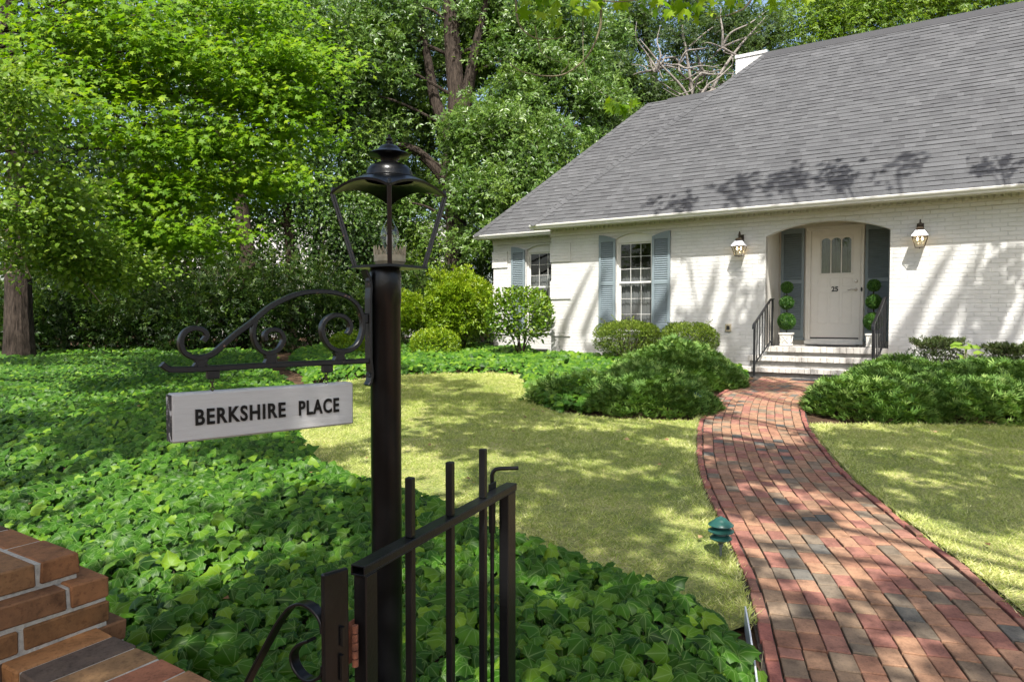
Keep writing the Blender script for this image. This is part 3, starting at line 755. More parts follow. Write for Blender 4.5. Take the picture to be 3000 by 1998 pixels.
# ================================================================== wall lanterns
def lantern(x, z, label):
    e = empty('wall_lantern', HW(x, 0, z), -TH, label, 'wall lantern', 'lit lanterns on the house wall')
    b = MB(); b.box(-.05, .05, -.012, .0, .17, .40, None, .004); b.build('back_plate', M['bronze'], e)
    b = MB(); b.tube(crom([(0, -.012, .26), (0, -.05, .30), (0, -.075, .37), (0, -.10, .432), (0, -.135, .438), (0, -.155, .40), (0, -.155, .35)], 6), .011, 8)
    b.tube(crom([(.0, -.012, .24), (0, -.07, .25), (0, -.12, .29), (0, -.155, .31)], 5), .007, 6)
    b.tube([(.022*math.cos(t), -.155, .375+.028*math.sin(t)) for t in [i*6.283/12 for i in range(13)]], .004, 6); b.build('arm', M['bronze'], e)
    c = MB(); yc = -.155
    def sq(hw, z, h2=None): h2 = h2 or hw; return [(-hw, yc-h2, z), (hw, yc-h2, z), (hw, yc+h2, z), (-hw, yc+h2, z)]
    def shell(mb, prof):
        vs = [v for hw, z in prof for v in sq(hw, z)]; fs = [(i*4+k, i*4+(k+1) % 4, i*4+4+(k+1) % 4, i*4+4+k) for i in range(len(prof)-1) for k in range(4)]; mb.add(vs, fs)
    shell(c, [(.042, .29), (.058, .29), (.058, .298), (.03, .325), (.008, .335)]); shell(c, [(.048, .27), (.048, .292)]); c.build('cap', M['bronze'], e)
    r = MB(); shell(r, [(.062, .272), (.064, .268), (.116, .186), (.118, .178), (.112, .178)]); r.add(sq(.062, .272), [(0, 1, 2, 3)]); r.build('lantern_roof', M['galv'], e)
    fr = MB()
    for sx in (-1, 1):
        for sy in (-1, 1): fr.tube([(sx*.110, yc+sy*.110, .178), (sx*.062, yc+sy*.062, .004)], .0048, 5)
    for hw, z in ((.110, .176), (.064, .004)):
        q = sq(hw, z)
        for k in range(4): fr.tube([q[k], q[(k+1) % 4]], .0048, 5)
    fr.add(sq(.064, 0)+sq(.064, .008), [(0, 3, 2, 1), (4, 5, 6, 7), (0, 1, 5, 4), (1, 2, 6, 5), (2, 3, 7, 6), (3, 0, 4, 7)])
    fr.lathe([(.001, -.02), (.008, -.012), (.006, 0)], (0, yc, 0), 8); fr.build('frame', M['bronze'], e)
    g = MB(); shell(g, [(.110, .174), (.063, .008)]); g.build('lantern_glass', M['bulb'], e)
    cs = MB()
    for sx in (-1, 1):
        cs.tube([(sx*.033, yc, .05), (sx*.033, yc, .115)], .009, 8); cs.tube(crom([(0, yc, .01), (sx*.018, yc, .03), (sx*.033, yc, .052)], 4), .005, 6)
        fl = MB(); fl.lathe([(.001, .115), (.011, .122), (.013, .135), (.007, .155), (.001, .168)], (sx*.033, yc, 0), 10); fl.build('bulb', M['flame'], e, 180)
    cs.build('candle_arm', M['stone'], e)
lantern(3.955, 2.525, 'lit wall lantern on white brick between window and door')
lantern(6.765, 2.525, 'lit wall lantern on white brick right of the door arch')

# ================================================================== lamp post, bracket
PX, PY = -.317, 1.71
post = empty('lamp_post', (PX, PY, gz(PY)), 0, 'black iron lamp post with open four sided lantern and scrolled sign bracket', 'lamp post'); zb = gz(PY)
p = MB(); p.lathe([(.0379, -.05), (.0379, 1.435-zb), (.0395, 1.437-zb), (.0395, 1.512-zb), (.036, 1.524-zb), (.0, 1.524-zb)], (0, 0, 0), 40); p.build('post', M['black'], post, 40)
p = MB()
for a in (-.6, 2.6): p.lathe([(.0, .006), (.004, .005), (.005, 0)], (0, 0, 0), 8)
bd = Vector((-.755, -.656, 0)).normalized(); bn = Vector((.656, -.755, 0)).normalized()   # along the bracket / out of its face
def BP(s_, v, o_=0.): q = bd*s_+bn*o_; return Vector((q.x, q.y, v-zb))
br = MB()
br.ribbon([BP(.047, v, 0)+bd*dx for v, dx in ((1.236, .006), (1.244, .0), (1.262, -.004), (1.28, -.002), (1.30, 0), (1.45, 0), (1.475, -.002), (1.495, .000), (1.51, .008), (1.517, .012))], bn, .026, .008)
brp = br.build('bracket_plate', M['chipped'], post)
for v in (1.495, 1.262):
    sc = MB(); q = BP(.049, v, 0); sc.obox(q.x, q.y, q.z, bd, bn, (0, 0, 1), .004, .006, .006, None, .002); q = BP(.052, v, .009)
    sc.lathe([(.0, .005), (.005, .003), (.006, -.004)], tuple(q), 8); sc.build('screw', M['chipped'], brp)
main_s = [(.4354,1.352),(.4283,1.3625),(.4331,1.3733),(.4451,1.379),(.4591,1.3783),(.4719,1.3696),(.4784,1.3529),(.4748,1.3339),(.4607,1.3217),(.4408,1.3184),(.4174,1.3248),(.3941,1.3437),(.3682,1.3659),(.3329,1.3922),(.2963,1.4229),(.2588,1.4435),(.2201,1.4574),(.1803,1.4621),(.1392,1.4607),(.1021,1.4494),(.0778,1.43),(.0653,1.4013),(.0645,1.3713),(.0758,1.3415),(.0978,1.3247),(.1247,1.3221),(.1508,1.3326),(.1671,1.3556),(.1699,1.3797),(.1606,1.3964),(.1397,1.407),(.1186,1.4051),(.1026,1.3939),(.0974,1.3766),(.1056,1.3619)]
sec = [(.3240,1.4000),(.3299,1.3788),(.3301,1.3608),(.3237,1.3405),(.3112,1.3266),(.2929,1.3228),(.2742,1.3314),(.2636,1.3505),(.2682,1.3667),(.2807,1.3746),(.296,1.373),(.3053,1.3627),(.3032,1.3513)]
s = MB(); s.ribbon([BP(a, b) for a, b in crom(main_s, 5)], bn, .017, .0115)
s.ribbon([BP(a, b) for a, b in crom(sec, 5)], bn, .0165, .0105); s.build('scroll', M['chipped'], post, 35)
s = MB(); s.ribbon([BP(a, b) for a, b in crom([(.046,1.2965),(.1302,1.2958),(.2793,1.2965),(.4281,1.2951),(.4917,1.2958),(.505,1.2992),(.5151,1.308)], 5)], bn, .018, .0125)
for a, v0, v1 in ((.4408, 1.300, 1.316), (.293, 1.300, 1.320), (.1274, 1.300, 1.320)):
    s.ribbon([BP(a-.013, v0), BP(a-.008, (v0+v1)/2), BP(a-.012, v1)], bn, .0165, .006); s.ribbon([BP(a+.013, v0), BP(a+.008, (v0+v1)/2), BP(a+.012, v1)], bn, .0165, .006)
    q = BP(a, (v0+v1)/2); s.obox(q.x, q.y, q.z, bd, bn, (0, 0, 1), .008, .008, (v1-v0)/2)
for a in (.416, .1575):
    q = BP(a, 1.282); s.obox(q.x, q.y, q.z, bd, bn, (0, 0, 1), .013, .0065, .0095, None, .002)
q = BP(.060, 1.4); s.obox(q.x-0, q.y, q.z, bd, bn, (0, 0, 1), .010, .007, .012, None, .002)
s.build('bracket_bar', M['chipped'], post, 35)

# lantern head
lan = empty('lantern', (.012, 0, 0), R(10)); lan.parent = post
def lz(z): return z-zb
base = MB(); hw = .0925/math.sqrt(2); ho = .004
n = 12; ring = []
for k in range(4):
    a0 = R(-90+90*k); a1 = R(90*k)
    p0 = Vector((math.cos(a0), math.sin(a0), 0))*.0945; p1 = Vector((math.cos(a1), math.sin(a1), 0))*.0945
    for i in range(n):
        t = i/n; q = p0.lerp(p1, t); ring.append(q*(1+.0*t))
nr = len(ring); vs = [(q.x, q.y, lz(1.524)) for q in ring]+[(q.x, q.y, lz(1.530)) for q in ring]+[(q.x*.965, q.y*.965, lz(1.5305)) for q in ring]
base.add(vs, [tuple(range(nr-1, -1, -1)), tuple(range(2*nr, 3*nr))]+[(k, (k+1) % nr, nr+(k+1) % nr, nr+k) for k in range(nr)]+[(nr+k, nr+(k+1) % nr, 2*nr+(k+1) % nr, 2*nr+k) for k in range(nr)])
base.build('lantern_base', M['black'], lan)
for k in range(4):
    a = R(-90+90*k); d = Vector((math.cos(a), math.sin(a), 0)); b = MB()
    side = Vector((-d.y, d.x, 0))
    A_, B_ = d*.140+Vector((0, 0, lz(1.704))), d*.088+Vector((0, 0, lz(1.529)))
    b.ribbon([A_, A_.lerp(B_, .5), B_], side, .011, .007); b.ribbon([A_-d*.006, B_-d*.006], side, .004, .006)
    b.build('corner_bar', M['chipped'], lan)
roof = MB(); nf = 24; NF = 4*nf; lev = 12; vs = []
for k in range(NF):
    t = (k % nf)/nf; c0 = R(-90+90*(k//nf)); c1 = c0+math.pi/2
    p0 = Vector((math.cos(c0), math.sin(c0), 0)); p1 = Vector((math.cos(c1), math.sin(c1), 0)); e = p0.lerp(p1, t)*.145
    zed = 1.7065+.026*(1-abs(2*t-1)**2.0); ang = math.atan2(e.y, e.x)
    for j in range(lev+1):
        u = j/lev; rr = .060; c = Vector((math.cos(ang), math.sin(ang), 0))*rr
        q = e.lerp(c, u); z = zed+(1.7475-zed)*(1-(1-u)**1.5)
        vs.append((q.x, q.y, lz(z)))
m_ = lev+1
fs = [(k*m_+j, ((k+1) % NF)*m_+j, ((k+1) % NF)*m_+j+1, k*m_+j+1) for k in range(NF) for j in range(lev)]
roof.add(vs, fs)
un = [(x*.985, y*.985, z-.006) for x, y, z in vs]; off = len(vs)
roof.add(un, [tuple(reversed(f)) for f in fs])
roof.add([vs[k*m_] for k in range(NF)]+[un[k*m_] for k in range(NF)], [(k, NF+k, NF+(k+1) % NF, (k+1) % NF) for k in range(NF)])
prof = [(.062, 1.746), (.068, 1.7475), (.068, 1.7495), (.0585, 1.7505), (.0575, 1.753), (.0572, 1.760), (.0540, 1.769), (.048, 1.776), (.039, 1.781), (.029, 1.784), (.024, 1.785), (.0205, 1.787), (.0215, 1.793), (.0265, 1.798), (.028, 1.7995), (.0495, 1.8035), (.0520, 1.806), (.0495, 1.8080), (.037, 1.8115), (.030, 1.8165), (.0255, 1.822), (.020, 1.827), (.011, 1.830), (.008, 1.8315), (.0075, 1.8335), (.0095, 1.8355), (.0095, 1.837), (.006, 1.8385), (.0055, 1.8395), (.008, 1.8415), (.0085, 1.844), (.006, 1.847), (.003, 1.8485), (.0032, 1.851), (.0038, 1.853), (.002, 1.8555), (.0, 1.856)]
roof.lathe([(r, lz(z)) for r, z in prof], (0, 0, 0), 40)
ro = roof.build('lantern_roof', M['black'], lan, 40)
for k in range(4):
    bo = MB(); a = R(-90+90*k); d = Vector((math.cos(a), math.sin(a), 0)); q = d*.136
    bo.lathe([(.0, .009), (.004, .0085), (.005, .005), (.005, -.004)], (q.x, q.y, lz(1.7125)), 8); bo.build('bolt', M['chipped'], ro)
gal = MB(); gr = .0393; gal.lathe([(.0, 1.532-zb), (.034, 1.532-zb), (.0365, 1.538-zb), (gr, 1.541-zb), (gr, 1.557-zb), (gr-.001, 1.557-zb), (gr-.001, 1.541-zb)], (0, 0, 0), 40)
ga = gal.build('candle_gallery', M['brass'], lan, 40)
cr = MB(); nn = 22
for k in range(nn):                            # pierced crown: loops and points
    a = 2*math.pi*k/nn; w_ = math.pi/nn
    def pt(da, z): return (gr*math.cos(a+da), gr*math.sin(a+da), lz(z))
    cr.tube([pt(-w_*.9, 1.5565), pt(-w_*.75, 1.566), pt(-w_*.35, 1.572), pt(0, 1.579), pt(w_*.35, 1.572), pt(w_*.75, 1.566), pt(w_*.9, 1.5565)], .0011, 4)
    cr.tube([pt(-w_*.6, 1.557), pt(0, 1.565), pt(w_*.6, 1.557)], .0011, 4); cr.tube([pt(0, 1.565), pt(0, 1.578)], .0008, 4)
cr.build('gallery_crown', M['brass'], ga)
bu = MB(); bu.lathe([(.010, 1.560), (.0125, 1.575), (.019, 1.588), (.0238, 1.602), (.0225, 1.614), (.0175, 1.628), (.0105, 1.641), (.004, 1.650), (.001, 1.654)], (0, 0, -zb), 28); bu.build('chimney_glass', M['bulb'], lan, 180)
bu = MB(); bu.tube([(0, 0, lz(1.533)), (0, 0, lz(1.58))], .006, 8); bu.lathe([(.006, 1.58), (.009, 1.59), (.0085, 1.60), (.004, 1.617), (.001, 1.622)], (0, 0, -zb), 12); bu.build('candle', M['stone'], lan, 60)

# ---- hanging sign (thing of its own)
sg = empty('hanging_sign', (PX+bd.x*.295, PY+bd.y*.295, 1.145), math.atan2(-bd.y, -bd.x), 'white painted wooden name board with carved black lettering hanging from the bracket', 'sign')
# local x runs to the right (towards the post), local -y faces the camera
b = MB(); b.obox(0, .019-.004, .0505, (1,0,0), (0,1,0), (0,0,1), .2035, .0185, .0505, None, .004); bo = b.build('board', M['sign'], sg)
b = MB(); b.obox(-.2040, .015, .0505, (1,0,0), (0,1,0), (0,0,1), .0012, .0165, .0485, None, .0008); b.build('worn_end', M['signend'], bo)
for word, xa, xb in (('BERKSHIRE', -.1585, .0335), ('PLACE', .0650, .1645)):
    t = textmesh('lettering', word, .0445, M['black'], bo, (0, -.0052, .0345), (math.pi/2, 0, 0), .0014, 1., .0012)
    x0 = min(v.co.x for v in t.data.vertices); wd = max(v.co.x for v in t.data.vertices)-x0; t.scale = ((xb-xa)/wd, 1.02, 1); t.location.x = xa-x0*(xb-xa)/wd
for s_ in (.4155, .1572):
    x = .295-s_; hk = MB(); pts = []
    hk.tube([(x+.003*math.cos(t_), .006, .124+.0055*math.sin(t_)) for t_ in [i*6.283/12 for i in range(13)]], .0012, 6)
    hk.tube([(x, .006+.003*math.cos(t_), .1155+.0055*math.sin(t_)) for t_ in [i*6.283/12 for i in range(13)]], .0012, 6)
    hk.tube([(x+.0035*math.cos(t_), .006, .1065+.004*math.sin(t_)) for t_ in [i*6.283/12 for i in range(13)]], .0012, 6)
    hk.tube([(x, .006, .103), (x, .006, .098)], .0012, 6); hk.build('hook', M['bronze'], sg)

# ================================================================== gate and gate post
G0 = Vector((-.262, 1.16, 0)); gd = Vector((.259, .58, 0)); GL = gd.length; gd.normalize(); gp = Vector((gd.y, -gd.x, 0))
gate = empty('iron_gate', (G0.x, G0.y, gz(1.2)+.05), 0, 'narrow black iron gate swung open beside the lamp post', 'gate'); gzb = gz(1.2)+.05
def GP(s_, o_, z): q = gd*s_+gp*o_; return Vector((q.x, q.y, z-gzb))
def gbox(name, s0, s1, o0, o1, z0, z1, mat=M['gate'], ch=.002, par=gate):
    m = MB(); c = GP((s0+s1)/2, (o0+o1)/2, (z0+z1)/2); m.obox(c.x, c.y, c.z, gd, gp, (0, 0, 1), (s1-s0)/2, (o1-o0)/2, (z1-z0)/2, None, ch); return m.build(name, mat, par)
tr = MB(); zt = .978; hh = .0092; ww = .0145     # hollow top rail: four walls
for (o0, o1, z0, z1) in ((-ww, ww, zt-.003, zt), (-ww, ww, zt-2*hh, zt-2*hh+.003), (-ww, -ww+.003, zt-2*hh+.003, zt-.003), (ww-.003, ww, zt-2*hh+.003, zt-.003)):
    c = GP(GL/2, (o0+o1)/2, (z0+z1)/2); tr.obox(c.x, c.y, c.z, gd, gp, (0, 0, 1), GL/2+.006, (o1-o0)/2, (z1-z0)/2, None, .0007)
tr.build('top_rail', M['gate'], gate)
gbox('hinge_stile', .0, .034, -.0135, .0135, .12, zt-2*hh-.0005)
gbox('latch_stile', GL-.045, GL+.003, -.0128, .0128, .12, zt-2*hh-.0005)
gbox('bottom_rail', .034, GL-.045, -.011, .011, .12, .145)
for k in range(3):
    s_ = GL*(.252+.248*k)
    m = MB(); c = GP(s_, 0, 0); top = 1.094
    m.obox(c.x, c.y, (zt+.0005+top)/2-gzb, gd, gp, (0, 0, 1), .0078, .0078, (top-zt)/2, None, .0018)
    m.obox(c.x, c.y, (.146+zt-2*hh-.001)/2-gzb, gd, gp, (0, 0, 1), .0078, .0078, (zt-2*hh-.001-.146)/2, None, .0015); m.build('baluster', M['gate'], gate)
rod = MB(); rs = GL-.062; ro_ = -.0235
def rp(s_, z): return GP(s_, ro_, z)
hd = Vector((.999, -.02, 0))
rod.tube([rp(rs, .09), rp(rs, .5), rp(rs, 1.010)]+[rp(rs, 1.0)+Vector((hd.x*a, hd.y*a, b)) for a, b in ((.003, .018), (.009, .024), (.02, .026), (.066, .0275))], .0052, 8); rod.build('drop_rod', M['gate'], gate, 50)
gu = MB(); gu.tube([rp(rs, .865), rp(rs, .965)], .0088, 12); gu.build('rod_guide', M['black'], gate, 50)
gbox('guide_plate', rs-.035, rs+.006, -.0172, -.0147, .957, .994, M['black'], .001)
hg = MB()
for k in range(5): hg.tube([GP(-.014, .0, .807+k*.0145), GP(-.014, .0, .8195+k*.0145)], .0055, 10)
hg.obox(*GP(-.004, -.0125, .845), gd, gp, (0, 0, 1), .012, .0012, .036); hg.build('hinge', M['rust'], gate, 50)
we = MB(); we.tube(crom([tuple(GP(.012, -.013, .885)), tuple(GP(.014, -.0142, .87)), tuple(GP(.012, -.0142, .83)), tuple(GP(.016, -.0142, .80))], 4), .0035, 6); we.build('weld', M['gate'], gate, 50)

pd = Vector((-.85, .53, 0)).normalized(); pn = Vector((.53, .85, 0)).normalized()
gpost = empty('gate_post', (-.30, 1.12, gz(1.1)), 0, 'flat black iron gate post with curled scroll brace, hinge side of the gate', 'gate post'); gpz = gz(1.1)
m = MB(); fx = Vector((.72, .69, 0)).normalized(); fy = Vector((.69, -.72, 0)).normalized()
m.obox(.004, .006, (.955+.1)/2-gpz+.0, fx, fy, (0, 0, 1), .0235, .0055, (.955-.05)/2, None, .0025); m.build('post_bar', M['black'], gpost)
we = MB(); we.tube(crom([(.008+fy.x*.006+fx.x*.006, .006+fy.y*.006+fx.y*.006, z-gpz) for z in (.885, .875, .86, .853)], 4), .004, 6)
we.tube(crom([(.008+fy.x*.006+fx.x*.004, .006+fy.y*.006+fx.y*.004, z-gpz) for z in (.838, .825, .81, .795)], 4), .0038, 6); we.build('weld', M['black'], gpost, 50)
outer = [(.27, .652), (.2201, .7306), (.1892, .7779), (.157, .8251), (.1302, .864), (.1063, .8913), (.0894, .9046), (.0707, .9122), (.0505, .9125), (.0307, .9044), (.0199, .893), (.016, .875)]
inner = [(.0493, .8537), (.0717, .8424), (.0863, .83), (.0937, .8152), (.0889, .7992), (.0726, .7865), (.0523, .7837), (.0322, .7922), (.0183, .8045), (.016, .82)]
m = MB()
for cc in (outer, inner): m.ribbon([(pd.x*a, pd.y*a, z-gpz) for a, z in crom(cc, 5)], pn, .019, .0055)
m.build('scroll_brace', M['black'], gpost, 35)

# ================================================================== brick pier and low wall
ba = Vector((-.53, -.85, 0)).normalized(); bb = Vector((.85, -.53, 0)).normalized()    # along the pier's visible face / towards the gate
PAL = [(.23, .105, .045), (.19, .095, .046), (.26, .12, .052), (.14, .08, .045), (.27, .11, .055), (.10, .058, .036), (.20, .10, .042), (.25, .13, .058)]
def mottle(c, s_=.12): k = 1+random.uniform(-s_, s_); return tuple(min(1, v*k) for v in c)
CZ = Vector((-1.174, 1.833, 0))
pier = empty('brick_pier', (CZ.x-.3, CZ.y-.2, gz(1.6)), 0, 'stepped warm brown brick pier with pale mortar at the wall end', 'brick pier'); pzb = gz(1.6)
porg = Vector((CZ.x-.3, CZ.y-.2, 0))
def pier_course(name, z1, c0, rows, hb=.0575, wx=None):
    """rows: list of (bricks along ba) from the corner; each brick (length along ba, length along -bb)"""
    m = MB()
    o = CZ+bb*c0[0]-ba*c0[1]-porg
    for (s0, s1, t0, t1) in rows:
        c = o+ba*(s0+s1)/2-bb*(t0+t1)/2
        col = mottle(random.choice(PAL))
        m.obox(c.x, c.y, z1-hb/2-pzb, ba, bb, (0, 0, 1), (s1-s0)/2, (t1-t0)/2, hb/2, col, .004, .0022)
    return m.build(name, M['brick'], pier)
def runs(total, pat, t0, t1, start=0.):
    out = []; s_ = start; k = 0
    while s_ < total:
        e = min(s_+pat[k % len(pat)], total); out.append((s_, e, t0, t1)); s_ = e+.0115; k += 1
    return out
J = .0115
pier_course('top_course', .766, (0, 0), runs(.62, [.094, .2, .2], 0, .2)+runs(.62, [.094, .094, .2], .2+J, .4)+runs(.62, [.2, .094, .2], .4+J, .6))
pier_course('course', .697, (.0485, .050), runs(.72, [.096, .205, .2], 0, .2)+runs(.3, [.2, .2], .2+J, .5)+runs(.72, [.2], .5+J, .7))
pier_course('course', .628, (.050, .050), runs(.72, [.205, .2, .2], 0, .2)+runs(.3, [.2], .2+J, .7))
pier_course('course', .559, (.050, .095), runs(.8, [.2], 0, .2)+runs(.3, [.2], .2+J, .7))
for k in range(7): pier_course('course', .490-.069*k, (.095, .095), runs(.85, [.2 if k % 2 else .096, .2, .2, .2], 0, .2)+runs(.3, [.2], .2+J, .7))
m = MB()
for (z0, z1, c0, L0, L1) in ((.694, .7625, (0, 0), .62, .6), (.625, .6935, (.0485, .05), .72, .7), (.556, .6245, (.05, .05), .72, .7), (.487, .5555, (.05, .095), .8, .7), (.0, .4865, (.095, .095), .85, .75)):
    o = CZ+bb*c0[0]-ba*c0[1]-porg; c = o+ba*(L0/2)-bb*(L1/2)
    m.obox(c.x, c.y, (z0+z1)/2-pzb, ba, bb, (0, 0, 1), L0/2-.006, L1/2-.006, (z1-z0)/2, None, .0)
m.build('mortar', M['mortar'], pier)

WC = Vector((-1.055, 1.783, 0)); lw = empty('low_brick_wall', (WC.x, WC.y, gz(1.6)), 0, 'low garden wall topped with flat tan and brown coping bricks', 'brick wall')
m = MB(); k = 0; s_ = -.105; pal2 = [(.32, .155, .062), (.115, .085, .065), (.25, .145, .068), (.32, .13, .07), (.33, .17, .08), (.28, .125, .05), (.2, .11, .06), (.31, .14, .06), (.24, .12, .055)]
cols = [(.34, .165, .065)]+pal2[1:]*2
while s_ < .86:
    wdt = .1+random.uniform(-.003, .004); e = s_+wdt
    c = bb*((s_+e)/2)+ba*(.1135+random.uniform(-.003, .003))
    m.obox(c.x, c.y, .562-.0285-pzb, bb, ba, (0, 0, 1), wdt/2, .1125, .0285, mottle(cols[k % len(cols)], .06), .005, .0025)
    s_ = e+.0085; k += 1
c = bb*(-.135)+ba*.12; m.obox(c.x, c.y, .562-.03-pzb, bb, ba, (0, 0, 1), .016, .10, .028, (.33, .11, .05), .004, .003)
m.build('coping', M['brick'], lw)
m = MB()
c = bb*.35+ba*.113; m.obox(c.x, c.y, .5295-pzb, bb, ba, (0, 0, 1), .53, .106, .028)
c = bb*.35+ba*.113; m.obox(c.x, c.y, .25-pzb, bb, ba, (0, 0, 1), .5, .088, .2495); m.build('mortar', M['mortar'], lw)
m = MB()
for r_ in range(6):
    for side in (.020, .206):
        s_ = -.1+(.1 if r_ % 2 else 0)
        while s_ < .82:
            c = bb*(s_+.1)+ba*side; m.obox(c.x, c.y, .47-.069*r_-pzb, bb, ba, (0, 0, 1), .098, .012, .0285, mottle(random.choice(PAL)), .003, .001); s_ += .2075
m.build('stretcher_bricks', M['brick'], lw)

# ================================================================== path lights
def pathlight(x, y, s, label):
    e = empty('path_light', (x, y, gz(y)), R(random.uniform(0, 90)), label, 'path light', 'path lights along the brick path')
    t = MB(); t.lathe([(.0, .0), (.0065, .0), (.0065, .10*s), (.012, .104*s), (.014, .118*s), (.0, .12*s)], (0, 0, 0), 12); t.build('stake', M['stake'], e, 40)
    h = MB(); h.lathe([(.0, .2995*s), (.010*s, .299*s), (.012*s, .294*s), (.030*s, .288*s), (.043*s, .277*s), (.048*s, .270*s), (.060*s, .264*s), (.081*s, .247*s), (.082*s, .243*s), (.050*s, .250*s), (.0, .252*s)], (0, 0, 0), 32); h.build('hood', M['teal'], e, 40)
    for z0, r0, r1 in ((.200, .083, .055), (.152, .071, .050)):
        t = MB(); t.lathe([(r1*.8*s, (z0+.026)*s), (r1*s, (z0+.024)*s), (r0*s, (z0+.006)*s), (r0*s, z0*s), (r1*s, (z0+.010)*s), (r1*.8*s, (z0+.010)*s)], (0, 0, 0), 32); t.build('louvre', M['teal'], e, 40)
    t = MB(); t.lathe([(.010*s, .118*s), (.020*s, .124*s), (.055*s, .150*s), (.055*s, .156*s), (.036*s, .158*s), (.036*s, .25*s)], (0, 0, 0), 24); t.build('lamp_body', M['stake'], e, 40)
pathlight(1.10, 3.56, .80, 'green tiered path light standing in the grass near the ivy')
pathlight(2.16, 8.0, .88, 'small green path light half hidden in the juniper')
# ================================================================== GROUND, PATH, LAWN
def sheet(name, poly, dz, mat, step=.25, kind='structure'):
    """polygon draped on the sloping ground"""
    bm = bmesh.new(); vs = [bm.verts.new((x, y, 0)) for x, y in poly]; bm.faces.new(vs)
    ys = [p[1] for p in poly]
    for k in range(int(math.floor(min(ys))), int(math.ceil(max(ys)))+1):
        bmesh.ops.bisect_plane(bm, geom=bm.verts[:]+bm.edges[:]+bm.faces[:], plane_co=(0, k, 0), plane_no=(0, 1, 0))
    bmesh.ops.triangulate(bm, faces=bm.faces[:])
    for v in bm.verts: v.co.z = float(gz(v.co.y))+dz
    bmesh.ops.recalc_face_normals(bm, faces=bm.faces[:])
    if sum(f.normal.z for f in bm.faces) < 0: bmesh.ops.reverse_faces(bm, faces=bm.faces[:])
    me = bpy.data.meshes.new(name); bm.to_mesh(me); bm.free(); me.materials.append(mat)
    o = bpy.data.objects.new(name, me); COL.objects.link(o); return tag(o, kind=kind)
g = MB(); ys = [-300, -12, -6, 0, 6, 12, 17, 60, 300]
g.add([(x, y, float(gz(y))) for y in ys for x in (-300, 300)], [(2*i, 2*i+1, 2*i+3, 2*i+2) for i in range(len(ys)-1)])
tag(g.build('ground', M['soil']), kind='structure')

cl = [(.20, -3.0), (.50, -1.2), (.86, .3), (1.20, 1.4), (1.50, 2.43), (1.70, 3.29), (1.865, 4.4), (2.03, 5.3), (2.32, 6.4), (2.66, 7.5), (3.36, 9.2), (4.10, 10.2), (4.80, 11.08)]
C_ = np.array(crom(cl, 12)); sl = np.r_[0, np.cumsum(np.linalg.norm(np.diff(C_, axis=0), axis=1))]; LEN = sl[-1]
tg = unit(np.gradient(C_, axis=0)); nm = np.c_[tg[:, 1], -tg[:, 0]]       # to the right
def pathpt(s_, lat):
    s_ = min(max(s_, 0), LEN); x = np.interp(s_, sl, C_[:, 0]); y = np.interp(s_, sl, C_[:, 1]); nx = np.interp(s_, sl, nm[:, 0]); ny = np.interp(s_, sl, nm[:, 1])
    k = 1+.45*max(0, (s_-(LEN-1.6))/1.6)**1.5
    return (x+nx*lat*k, y+ny*lat*k)
def pathh(s_): 
    e = [pathpt(s_, 0)]; return e
HWD = .50
PP = [(.37, .175, .115), (.40, .21, .13), (.35, .195, .125), (.31, .205, .14), (.37, .165, .13), (.26, .185, .135), (.36, .145, .12), (.33, .135, .11), (.41, .22, .145), (.16, .155, .15), (.14, .14, .14), (.22, .175, .14)]
PP = [tuple(c*.82+.18*(.35*r_+.5*g_+.15*b_)*np.array([1.08, 1., .92])[i] for i, c in enumerate((r_, g_, b_))) for r_, g_, b_ in PP]
PP = [(r_*.90, g_*.87, b_*.76) for r_, g_, b_ in PP]
PW = np.array([11, 12, 10, 7, 6, 7, 7, 6, 9, 3, 2, 5], float); PW /= PW.sum()
pv = MB(); ncol = 11; cw = 2*HWD/ncol
def paver(s0, s1, l0, l1, top, col, ch=.003, gap=.0028):
    jl = random.uniform(-.0022, .0022); l0 += jl; l1 += jl; yw = random.uniform(-.0016, .0016)
    tilt = [random.uniform(-.0022, .0022) for _ in range(4)]; dz0 = random.uniform(-.002, .002)
    gs = gap*1.9; cs = [(s0+gs, l0+gap-yw), (s1-gs, l0+gap+yw), (s1-gs, l1-gap+yw), (s0+gs, l1-gap-yw)]; vs = []
    for q, (inset, z) in enumerate(((ch, top), (0, top-ch), (0, top-.05))):
        for i, (a, b) in enumerate(cs):
            sa = a+(inset if i in (0, 3) else -inset); lb = b+(inset if i in (0, 1) else -inset)
            x, y = pathpt(sa, lb); vs.append((x, y, float(gz(y))+z+tilt[i]+dz0))
    fs = [(0, 1, 2, 3)]+[(q*4+k, q*4+(k+1) % 4, q*4+4+(k+1) % 4, q*4+4+k) for q in (0, 1) for k in range(4)]
    pv.add(vs, fs, col)
for c in range(ncol):
    s_ = -.2+random.uniform(0, .2)
    while s_ < LEN-.02:
        e = s_+.142+random.uniform(-.004, .004)
        if random.random() < .03: e = s_+.08
        paver(max(s_, 0), min(e, LEN), -HWD+c*cw, -HWD+(c+1)*cw, .034, mottle(PP[rng.choice(len(PP), p=PW)], .09)); s_ = e
for side in (-1, 1):
    s_ = random.uniform(0, .1)
    while s_ < LEN-1.0:
        e = s_+.16; l = sorted((side*(HWD+.006), side*(HWD+.056)))
        paver(s_, min(e, LEN), l[0]+random.uniform(-.006, .006), l[1]+random.uniform(-.005, .005), .040+random.uniform(-.007, .007), mottle(random.choice([(.30, .115, .09), (.26, .10, .08), (.33, .14, .10), (.28, .14, .10)]), .12)); s_ = e
pvo = pv.build('brick_path', M['paver']); tag(pvo, kind='structure')
